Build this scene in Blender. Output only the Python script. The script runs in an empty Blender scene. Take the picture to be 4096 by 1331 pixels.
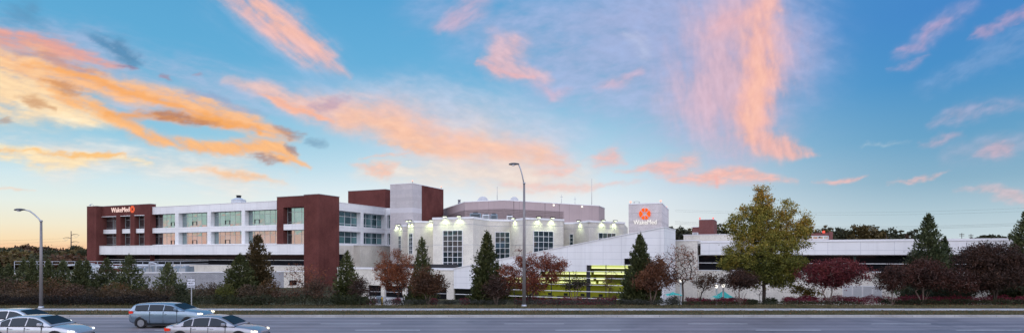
import bpy, math, random
import numpy as np
from mathutils import Vector, Matrix

rng = np.random.default_rng(11)
random.seed(11)
scene = bpy.context.scene
COL = scene.collection
R = math.radians

# ------------------------------------------------------------------ survey of the place
# The camera stands at the origin, 4.5 m above the carriageway.  The hospital's main
# axis is turned 23.8 degrees against the road; most facades follow that axis.
F, CX, HY, H = 2305.0, 2048.0, 1018.0, 4.5
TH = R(23.8)
CT, ST = math.cos(TH), math.sin(TH)

def W(s, d):                       # building axes -> world XY
    return (CT * s + ST * d, -ST * s + CT * d)

def ray(px, Y):
    return ((px - CX) / F * Y, Y)

def at(px, py, Y):
    return Vector(((px - CX) / F * Y, Y, H + (HY - py) / F * Y))

class Plane:
    """vertical wall plane from P0 (left) to P1 (right) as seen from outside"""
    def __init__(self, P0, P1):
        self.P0 = Vector(P0); self.P1 = Vector(P1)
        v = self.P1 - self.P0
        self.L = v.length
        self.t = v / self.L
        self.n = Vector((self.t.y, -self.t.x))      # outward (towards viewer)
    def a(self, px):
        u = (px - CX) / F
        # P0 + t a = k (u,1)
        den = self.t.x - u * self.t.y
        return (u * self.P0.y - self.P0.x) / den
    def Y(self, px):
        return self.P0.y + self.t.y * self.a(px)
    def z(self, px, py):
        return H + (HY - py) / F * self.Y(px)
    def pt(self, a, z, off=0.0):
        p = self.P0 + self.t * a + self.n * off
        return Vector((p.x, p.y, z))

def front(d, pxa=1000, pxb=3000):
    def s(px):
        return d * math.tan(math.atan((px - CX) / F) - TH)
    return Plane(W(s(pxa), d), W(s(pxb), d))

def side(s, d0, d1):               # wall facing right (+s)
    return Plane(W(s, d0), W(s, d1))

# ------------------------------------------------------------------ tags
def tag(o, label=None, cat=None, group=None, kind=None):
    if label: o['label'] = label
    if cat: o['category'] = cat
    if group: o['group'] = group
    if kind: o['kind'] = kind
    return o

def thing(name, label, cat, loc=(0, 0, 0), group=None, rotz=0.0):
    o = bpy.data.objects.new(name, None)
    o.empty_display_size = 0.3
    COL.objects.link(o)
    o.location = loc
    o.rotation_euler = (0, 0, rotz)
    return tag(o, label, cat, group)

# ------------------------------------------------------------------ mesh builder
class MB:
    def __init__(self):
        self.v = []; self.f = []; self.sm = []
    def poly(self, pts, smooth=False):
        i = len(self.v)
        self.v += [tuple(p) for p in pts]
        self.f.append(tuple(range(i, i + len(pts)))); self.sm.append(smooth)
    def hexa(self, b, t):
        """b, t: four bottom / four top points, counter-clockwise from above"""
        i = len(self.v)
        self.v += [tuple(p) for p in b] + [tuple(p) for p in t]
        for q in ((3, 2, 1, 0), (4, 5, 6, 7), (0, 1, 5, 4), (1, 2, 6, 5), (2, 3, 7, 6), (3, 0, 4, 7)):
            self.f.append(tuple(i + k for k in q)); self.sm.append(False)
    def box(self, x0, x1, y0, y1, z0, z1):
        b = [(x0, y0), (x1, y0), (x1, y1), (x0, y1)]
        self.hexa([(x, y, z0) for x, y in b], [(x, y, z1) for x, y in b])
    def lbox(self, s0, s1, d0, d1, z0, z1):        # box on the building axes
        b = [W(s0, d0), W(s1, d0), W(s1, d1), W(s0, d1)]
        self.hexa([(x, y, z0) for x, y in b], [(x, y, z1) for x, y in b])
    def pbox(self, P, a0, a1, z0, z1, o0, o1):     # slab on a wall plane, from offset o0 (inner) to o1 (outer)
        c = [P.pt(a0, 0, o1), P.pt(a1, 0, o1), P.pt(a1, 0, o0), P.pt(a0, 0, o0)]
        self.hexa([(p.x, p.y, z0) for p in c], [(p.x, p.y, z1) for p in c])
    def prism(self, pts, z0, z1):
        n = len(pts); i = len(self.v)
        self.v += [(p[0], p[1], z0) for p in pts] + [(p[0], p[1], z1) for p in pts]
        for k in range(n):
            l = (k + 1) % n
            self.f.append((i + k, i + l, i + n + l, i + n + k)); self.sm.append(False)
        self.f.append(tuple(i + n + k for k in range(n))); self.sm.append(False)
        self.f.append(tuple(i + k for k in reversed(range(n)))); self.sm.append(False)
    def tube(self, path, radii, n=8, cap=True, smooth=True):
        path = [Vector(p) for p in path]
        if not hasattr(radii, '__len__'): radii = [radii] * len(path)
        i0 = len(self.v)
        up = Vector((0.123, 0.97, 0.21)).normalized()
        for k, p in enumerate(path):
            a = path[max(0, k - 1)]; b = path[min(len(path) - 1, k + 1)]
            d = (b - a).normalized()
            x = d.cross(up)
            if x.length < 0.05: x = d.cross(Vector((1, 0, 0)))
            x.normalize(); y = d.cross(x)
            for j in range(n):
                an = 2 * math.pi * j / n
                self.v.append(tuple(p + (x * math.cos(an) + y * math.sin(an)) * radii[k]))
        for k in range(len(path) - 1):
            for j in range(n):
                l = (j + 1) % n
                self.f.append((i0 + k * n + j, i0 + k * n + l, i0 + (k + 1) * n + l, i0 + (k + 1) * n + j)); self.sm.append(smooth)
        if cap:
            self.f.append(tuple(i0 + j for j in range(n))); self.sm.append(False)
            e = i0 + (len(path) - 1) * n
            self.f.append(tuple(e + j for j in reversed(range(n)))); self.sm.append(False)
    def lathe(self, c, prof, n=16, smooth=True):
        """prof: list of (r, z) going up"""
        self.tube([(c[0], c[1], c[2] + z) for r, z in prof], [max(r, 1e-3) for r, z in prof], n, True, smooth)
    def wall(self, P, a0, a1, z0, z1, th, holes, o=0.0):
        """wall slab with rectangular openings, outer face at offset o"""
        xs = sorted({a0, a1, *[min(max(h[i], a0), a1) for h in holes for i in (0, 1)]})
        zs = sorted({z0, z1, *[min(max(h[i], z0), z1) for h in holes for i in (2, 3)]})
        for xa, xb in zip(xs, xs[1:]):
            run = None
            for za, zb in list(zip(zs, zs[1:])) + [(None, None)]:
                solid = False
                if za is not None:
                    mx, mz = (xa + xb) / 2, (za + zb) / 2
                    solid = not any(h[0] < mx < h[1] and h[2] < mz < h[3] for h in holes)
                if solid:
                    run = (run[0], zb) if run else (za, zb)
                elif run:
                    self.pbox(P, xa, xb, run[0], run[1], o - th, o); run = None
    def build(self, name, mat, parent=None, flip=False, bevel=0.0, recalc=True):
        me = bpy.data.meshes.new(name)
        off = parent_loc(parent)
        me.from_pydata([(x - off[0], y - off[1], z - off[2]) for x, y, z in self.v], [], self.f)
        me.polygons.foreach_set('use_smooth', self.sm)
        uv = me.uv_layers.new(name='UVMap')
        V = np.array(self.v)
        data = np.zeros((len(me.loops), 2), np.float32)
        for p in me.polygons:
            nx, ny, nz = p.normal
            idx = list(p.vertices)
            pts = V[idx]
            h = math.hypot(nx, ny)
            if h < 0.5:
                data[p.loop_start:p.loop_start + len(idx)] = pts[:, :2]
            else:
                data[p.loop_start:p.loop_start + len(idx), 0] = pts[:, 0] * (-ny / h) + pts[:, 1] * (nx / h)
                data[p.loop_start:p.loop_start + len(idx), 1] = pts[:, 2]
        uv.data.foreach_set('uv', data.ravel())
        if recalc:
            import bmesh
            bm = bmesh.new(); bm.from_mesh(me)
            bmesh.ops.recalc_face_normals(bm, faces=bm.faces)
            bm.to_mesh(me); bm.free()
        me.materials.append(mat)
        o = bpy.data.objects.new(name, me)
        COL.objects.link(o)
        if parent: o.parent = parent
        if bevel > 0:
            b = o.modifiers.new('bevel', 'BEVEL'); b.width = bevel; b.segments = 1; b.limit_method = 'ANGLE'
        return o

def parent_loc(p):
    x = Vector((0, 0, 0))
    while p is not None:
        x += Vector(p.location); p = p.parent
    return x

def leaf_mesh(name, V4, mat, parent=None, k=4):
    """V4: (N,k,3) array of leaf polygons -> one mesh"""
    N = len(V4)
    me = bpy.data.meshes.new(name)
    off = np.array(parent_loc(parent), np.float32)
    co = (V4.reshape(-1, 3) - off).astype(np.float32)
    me.vertices.add(N * k); me.vertices.foreach_set('co', co.ravel())
    me.loops.add(N * k); me.loops.foreach_set('vertex_index', np.arange(N * k, dtype=np.int32))
    me.polygons.add(N); me.polygons.foreach_set('loop_start', np.arange(0, N * k, k, dtype=np.int32))
    me.update(calc_edges=True)
    me.materials.append(mat)
    o = bpy.data.objects.new(name, me); COL.objects.link(o)
    if parent: o.parent = parent
    return o

# ------------------------------------------------------------------ materials
def lin(h):
    h = h.lstrip('#')
    out = []
    for i in (0, 2, 4):
        c = int(h[i:i + 2], 16) / 255
        out.append(c / 12.92 if c <= 0.04045 else ((c + 0.055) / 1.055) ** 2.4)
    return tuple(out)

class NT:
    def __init__(self, nt):
        self.nt = nt; nt.nodes.clear()
    def n(self, t, **kw):
        nd = self.nt.nodes.new(t)
        for k, v in kw.items(): setattr(nd, k, v)
        return nd
    def set(self, sock, v):
        if hasattr(v, 'node'): self.nt.links.new(v, sock)
        elif isinstance(v, tuple) and len(v) == 3 and sock.type == 'RGBA': sock.default_value = (*v, 1)
        else: sock.default_value = v
    def math(self, op, a, b=None, c=None, clamp=False):
        nd = self.n('ShaderNodeMath', operation=op, use_clamp=clamp)
        for i, x in enumerate((a, b, c)):
            if x is not None: self.set(nd.inputs[i], x)
        return nd.outputs[0]
    def mix(self, f, a, b, blend='MIX'):
        nd = self.n('ShaderNodeMix', data_type='RGBA', blend_type=blend)
        self.set(nd.inputs[0], f); self.set(nd.inputs[6], a); self.set(nd.inputs[7], b)
        return nd.outputs[2]
    def ramp(self, f, stops, interp='LINEAR'):
        nd = self.n('ShaderNodeValToRGB')
        cr = nd.color_ramp; cr.interpolation = interp
        while len(cr.elements) < len(stops): cr.elements.new(0.5)
        for e, (p, c) in zip(cr.elements, stops):
            e.position = p; e.color = (*c, 1) if len(c) == 3 else c
        self.set(nd.inputs[0], f)
        return nd.outputs[0]
    def rng(self, v, a, b, c=0.0, d=1.0, smooth=False):
        nd = self.n('ShaderNodeMapRange')
        if smooth: nd.interpolation_type = 'SMOOTHSTEP'
        for i, x in enumerate((v, a, b, c, d)): self.set(nd.inputs[i], x)
        return nd.outputs[0]
    def noise(self, vec, scale, detail=3, rough=0.55, dim='3D'):
        nd = self.n('ShaderNodeTexNoise', noise_dimensions=dim)
        self.set(nd.inputs['Scale'], scale); nd.inputs['Detail'].default_value = detail
        nd.inputs['Roughness'].default_value = rough
        if vec is not None: self.set(nd.inputs['Vector'], vec)
        return nd.outputs[0]
    def bsdf(self, color, rough=0.7, metal=0.0, spec=0.3, normal=None, **kw):
        b = self.n('ShaderNodeBsdfPrincipled')
        self.set(b.inputs['Base Color'], color); self.set(b.inputs['Roughness'], rough)
        self.set(b.inputs['Metallic'], metal); self.set(b.inputs['Specular IOR Level'], spec)
        if normal is not None: self.set(b.inputs['Normal'], normal)
        for k, v in kw.items(): self.set(b.inputs[k], v)
        return b.outputs[0]
    def bump(self, h, strength=0.3, dist=0.02):
        b = self.n('ShaderNodeBump'); b.inputs['Strength'].default_value = strength; b.inputs['Distance'].default_value = dist
        self.set(b.inputs['Height'], h)
        return b.outputs[0]
    def out(self, s, kind='ShaderNodeOutputMaterial'):
        o = self.n(kind); self.nt.links.new(s, o.inputs[0])
    def coord(self, which='Object'):
        return self.n('ShaderNodeTexCoord').outputs[which]

def newmat(name):
    m = bpy.data.materials.new(name); m.use_nodes = True
    return m, NT(m.node_tree)

def mat_plain(name, col, rough=0.6, metal=0.0, spec=0.3, var=0.12, scale=0.8):
    m, t = newmat(name)
    g = t.noise(t.coord('Object'), scale, 4)
    f = t.rng(g, 0.3, 0.7, 1 - var, 1 + var)
    c = t.mix(1.0, col, f, 'MULTIPLY')
    t.out(t.bsdf(c, rough, metal, spec))
    return m

def mat_emit(name, col, s):
    m, t = newmat(name)
    e = t.n('ShaderNodeEmission'); e.inputs[0].default_value = (*col, 1); e.inputs[1].default_value = s
    t.out(e.outputs[0])
    return m

def mat_brick(name, c1, c2, mortar, bw, bh, ms=0.012, stain=0.2, band=None, bumpk=0.35, rough=0.85, spec=.15):
    m, t = newmat(name)
    uv = t.coord('UV')
    b = t.n('ShaderNodeTexBrick')
    t.set(b.inputs['Vector'], uv)
    t.set(b.inputs['Color1'], c1); t.set(b.inputs['Color2'], c2); t.set(b.inputs['Mortar'], mortar)
    b.inputs['Scale'].default_value = 1; b.inputs['Mortar Size'].default_value = ms
    b.inputs['Brick Width'].default_value = bw; b.inputs['Row Height'].default_value = bh
    b.inputs['Bias'].default_value = 0.0
    n1 = t.noise(t.coord('Object'), 0.35, 5, 0.6)
    c = t.mix(1.0, b.outputs[0], t.rng(n1, 0.3, 0.72, 1 + stain * 0.4, 1 - stain), 'MULTIPLY')
    n2 = t.noise(t.coord('Object'), 6.0, 3, 0.6)
    c = t.mix(1.0, c, t.rng(n2, 0.3, 0.7, 0.9, 1.1), 'MULTIPLY')
    # rain streaks running down the wall
    sx = t.n('ShaderNodeMapping'); t.set(sx.inputs[0], uv); sx.inputs['Scale'].default_value = (1.3, 0.05, 1)
    n3 = t.noise(sx.outputs[0], 1.0, 4, 0.6)
    c = t.mix(1.0, c, t.rng(n3, 0.5, 0.75, 1.0, 1 - stain * 0.6), 'MULTIPLY')
    if band:                                            # courses of other block every so often
        sep = t.n('ShaderNodeSeparateXYZ'); t.set(sep.inputs[0], uv)
        for z0, z1, col, k in band:
            f = t.math('MULTIPLY', t.math('GREATER_THAN', sep.outputs[1], z0), t.math('LESS_THAN', sep.outputs[1], z1))
            c = t.mix(t.math('MULTIPLY', f, k), c, col)
    hgt = t.math('ADD', t.math('MULTIPLY', b.outputs[1], -1.0), t.math('MULTIPLY', n2, 0.8))
    t.out(t.bsdf(c, rough, 0, spec, t.bump(hgt, bumpk, 0.03)))
    return m

def mat_panel(name, col, seam, pw, ph, off=0.0, ms=0.025, rough=0.45, metal=0.0):
    m, t = newmat(name)
    uv = t.coord('UV')
    b = t.n('ShaderNodeTexBrick', offset=off)
    t.set(b.inputs['Vector'], uv)
    t.set(b.inputs['Color1'], col); t.set(b.inputs['Color2'], tuple(x * 0.955 for x in col)); t.set(b.inputs['Mortar'], seam)
    b.inputs['Scale'].default_value = 1; b.inputs['Mortar Size'].default_value = ms
    b.inputs['Brick Width'].default_value = pw; b.inputs['Row Height'].default_value = ph
    n1 = t.noise(t.coord('Object'), 0.25, 5, 0.6)
    c = t.mix(1.0, b.outputs[0], t.rng(n1, 0.3, 0.72, 1.02, 0.9), 'MULTIPLY')
    sx = t.n('ShaderNodeMapping'); t.set(sx.inputs[0], uv); sx.inputs['Scale'].default_value = (1.6, 0.06, 1)
    n3 = t.noise(sx.outputs[0], 1.0, 4, 0.6)
    c = t.mix(1.0, c, t.rng(n3, 0.5, 0.78, 1.0, 0.88), 'MULTIPLY')
    hg = t.math('ADD', t.math('MULTIPLY', b.outputs[1], -1.0), t.math('MULTIPLY', t.noise(t.coord('Object'), 0.9, 2), 0.4))
    t.out(t.bsdf(c, rough, metal, 0.35, t.bump(hg, 0.12, 0.02)))
    return m

def mat_glass(name, tint, base, refl, rough=0.03, wob=0.25, blind=None, fac=.3):
    """reflective glazing seen by day: dark room behind, a strong mirror image of the sky on top"""
    m, t = newmat(name)
    uv = t.coord('UV')
    n1 = t.noise(t.coord('Object'), 0.55, 3)
    bmp = t.bump(n1, wob, 0.04)
    d = t.n('ShaderNodeBsdfDiffuse')
    geo = t.n('ShaderNodeNewGeometry')
    c = t.mix(t.rng(geo.outputs['Random Per Island'], 0, 1, 0.0, 1.0), base, tuple(x * 2.2 for x in base))
    if blind:
        gt = t.math('GREATER_THAN', geo.outputs['Random Per Island'], 1 - blind[1])
        c = t.mix(gt, c, blind[0])
    t.set(d.inputs[0], c)
    g = t.n('ShaderNodeBsdfGlossy'); g.inputs['Roughness'].default_value = rough
    t.set(g.inputs[0], t.mix(t.rng(geo.outputs['Random Per Island'], 0, 1, 0, 1), tint, tuple(min(1, x * 0.86) for x in tint)))
    t.set(g.inputs['Normal'], bmp)
    lw = t.n('ShaderNodeLayerWeight'); lw.inputs[0].default_value = 0.4
    mx = t.n('ShaderNodeMixShader')
    t.set(mx.inputs[0], t.math('MINIMUM', t.math('ADD', t.math('MULTIPLY', lw.outputs['Facing'], fac), refl), 0.97))
    t.nt.links.new(d.outputs[0], mx.inputs[1]); t.nt.links.new(g.outputs[0], mx.inputs[2])
    t.out(mx.outputs[0])
    return m

def mat_leaf(name, cols, trans=0.25, spread=1.0, nscale=0.5, top=None):
    """cols: dark -> light; clumps from object noise, leaf to leaf variation from islands"""
    m, t = newmat(name)
    geo = t.n('ShaderNodeNewGeometry')
    n1 = t.noise(t.coord('Object'), nscale, 3, 0.6)
    f = t.math('ADD', t.math('MULTIPLY', t.rng(n1, 0.3, 0.7), 0.6), t.math('MULTIPLY', geo.outputs['Random Per Island'], 0.5 * spread), clamp=True)
    if top:                                   # upper crown turns first
        sz = t.n('ShaderNodeSeparateXYZ'); t.set(sz.inputs[0], t.coord('Object'))
        f = t.math('ADD', f, t.rng(sz.outputs[2], top[0], top[1], -top[2], top[2]), clamp=True)
    k = len(cols)
    c = t.ramp(f, [(i / (k - 1), cols[i]) for i in range(k)])
    oi = t.n('ShaderNodeObjectInfo')
    c = t.mix(1.0, c, t.rng(oi.outputs['Random'], 0, 1, .82, 1.2), 'MULTIPLY')
    d = t.n('ShaderNodeBsdfPrincipled'); t.set(d.inputs['Base Color'], c)
    d.inputs['Roughness'].default_value = 0.6; d.inputs['Specular IOR Level'].default_value = 0.2
    tr = t.n('ShaderNodeBsdfTranslucent'); t.set(tr.inputs[0], t.mix(1.0, c, (1.2, 1.1, 0.7), 'MULTIPLY'))
    mx = t.n('ShaderNodeMixShader'); mx.inputs[0].default_value = trans
    t.nt.links.new(d.outputs[0], mx.inputs[1]); t.nt.links.new(tr.outputs[0], mx.inputs[2])
    t.out(mx.outputs[0])
    return m

M = {}
M['brick'] = mat_brick('red_brick', (.155, .048, .043), (.124, .037, .034), (.14, .064, .056), .24, .09, .012, .30, spec=.04)
M['brick_far'] = mat_brick('far_brick', (.20, .055, .05), (.15, .045, .045), (.25, .16, .15), .3, .12, .014, .15)
M['cream'] = mat_brick('cream_split_block', (.755, .71, .635), (.70, .655, .585), (.63, .585, .53), .42, .21, .016, .16, bumpk=.6)
M['cream_shaft'] = mat_brick('pale_block', (.56, .52, .525), (.51, .475, .485), (.46, .42, .42), .42, .21, .014, .12,
                             band=[(13.2, 14.2, (.62, .60, .63), .7), (15.6, 16.4, (.42, .39, .40), .5), (17.0, 18.0, (.44, .42, .44), .45)], bumpk=.5)
M['tower'] = mat_brick('grey_block', (.68, .62, .62), (.63, .575, .575), (.57, .52, .52), .42, .21, .016, .18, bumpk=.6,
                       band=[(9.35, 9.75, (.46, .42, .42), .5), (6.2, 6.6, (.46, .42, .42), .5), (8.2, 8.25, (.2, .18, .18), .7), (6.0, 6.05, (.2, .18, .18), .7), (10.9, 10.95, (.2, .18, .18), .7)])
M['drum'] = mat_panel('mauve_precast', (.42, .33, .335), (.23, .18, .18), 6.2, 9.0, 0, .03, .8)
M['grey_block'] = mat_brick('grey_cmu', (.40, .40, .42), (.35, .35, .38), (.24, .24, .26), .42, .21, .018, .2, bumpk=.6)
M['white'] = mat_panel('white_metal_panel', (.80, .795, .805), (.62, .62, .65), 3.3, 1.25, 0, .03)
M['white_big'] = mat_panel('white_wedge_panel', (.79, .785, .80), (.60, .60, .63), 2.2, 0.8, 0, .022)
M['cap'] = mat_plain('pale_coping', (.74, .73, .75), .5, 0, .3, .06)
M['mull'] = mat_plain('white_mullion', (.72, .72, .75), .45, 0, .4, .05)
M['mull_grey'] = mat_plain('grey_mullion', (.38, .39, .41), .4, .4, .4, .05)
M['mull_dark'] = mat_plain('dark_mullion', (.03, .03, .035), .4, .3, .4, .05)
M['glass_sky'] = mat_glass('mirror_glazing', (.66, .80, .80), (.02, .03, .035), .50, .03, .35, ((.22, .24, .24), .25))
M['glass_teal'] = mat_glass('teal_glazing', (.36, .50, .52), (.018, .045, .05), .32, .05, .2, ((.10, .22, .22), .28))
M['glass_dark'] = mat_glass('dark_glazing', (.5, .52, .58), (.006, .006, .007), .015, .05, .2, fac=.05)
M['glass_bay'] = mat_glass('bay_glazing', (.34, .52, .60), (.012, .018, .022), .13, .04, .2, fac=.12)
M['conc'] = mat_plain('concrete_slab', (.40, .39, .39), .8, 0, .2, .15, 2.0)
M['roof'] = mat_plain('roof_membrane', (.30, .29, .29), .9, 0, .1, .2, .5)
M['galv'] = mat_plain('galvanised_steel', (.40, .41, .44), .45, .6, .5, .15, 3.0)
M['galv_white'] = mat_plain('pale_ductwork', (.55, .58, .63), .5, .2, .4, .12, 1.5)
M['grey_unit'] = mat_plain('blue_grey_equipment', (.22, .27, .32), .5, .2, .4, .15, 1.2)
M['black'] = mat_plain('black_plastic', (.015, .015, .017), .5, 0, .4, .1)
M['logo'] = mat_emit('lit_orange_sign', (1.0, .13, .015), 1.15)
M['letter'] = mat_emit('lit_white_letters', (1.0, .97, .95), 1.0)
M['letter_pink'] = mat_emit('lit_warm_letters', (1.0, .72, .66), .95)
M['logo_red'] = mat_emit('lit_red_sign', (1.0, .17, .08), .85)
M['flood_lens'] = mat_emit('flood_lamp_lens', (.93, 1.0, .74), 3.0)
M['beacon'] = mat_emit('red_beacon', (1.0, .5, .42), 1.5)
M['beacon_red'] = mat_emit('strong_red_beacon', (1.0, .10, .07), 1.6)
M['lamp_white'] = mat_emit('lit_post_lamp', (1.0, .95, .86), 1.6)
M['cove'] = mat_emit('lobby_strip_light', (1.0, 1.0, .60), 1.6)
M['glow'] = mat_emit('cove_wash_emission', (.78, .84, .30), .95)  # emission stands in for strip light washing the cove faces
M['bark'] = mat_plain('grey_brown_bark', (.055, .042, .036), .9, 0, .1, .3, 3.0)
M['bark_pale'] = mat_plain('smooth_pale_bark', (.19, .135, .115), .8, 0, .1, .3, 3.0)
# ------------------------------------------------------------------ sky and light
SUN_AZ, SUN_EL = -47.0, 2.5
BACK_FILL = 2.2  # gain on the unseen sky behind the viewer, added to fill-light the facades
GR_MID = [(0, '#f2ebe4'), (2.5, '#f1f1ef'), (5.5, '#e6eff4'), (9, '#c0deed'), (12.7, '#98c9e4'), (17.3, '#6ab1db'), (24, '#56a3d5'), (45, '#4a8ec6'), (90, '#4a80b8')]
GR_LEFT = [(0, '#f3a382'), (0.55, '#f8c9a0'), (1.2, '#fadfb6'), (2.4, '#f3ead0'), (4.2, '#e6efe8'), (6.2, '#d2e8ee'), (8.0, '#b2d8e8'), (10.5, '#8ec6e0'), (17, '#62add7'), (30, '#4a96cc'), (90, '#4a80b8')]
GR_RIGHT = [(0, '#d3d6d8'), (1.5, '#c6d6dc'), (3.5, '#b0c9d5'), (6.0, '#8cb3ca'), (9.5, '#68a2c8'), (14, '#4b92c9'), (19, '#4688c9'), (45, '#4a86c4'), (90, '#4a80b8')]

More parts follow.
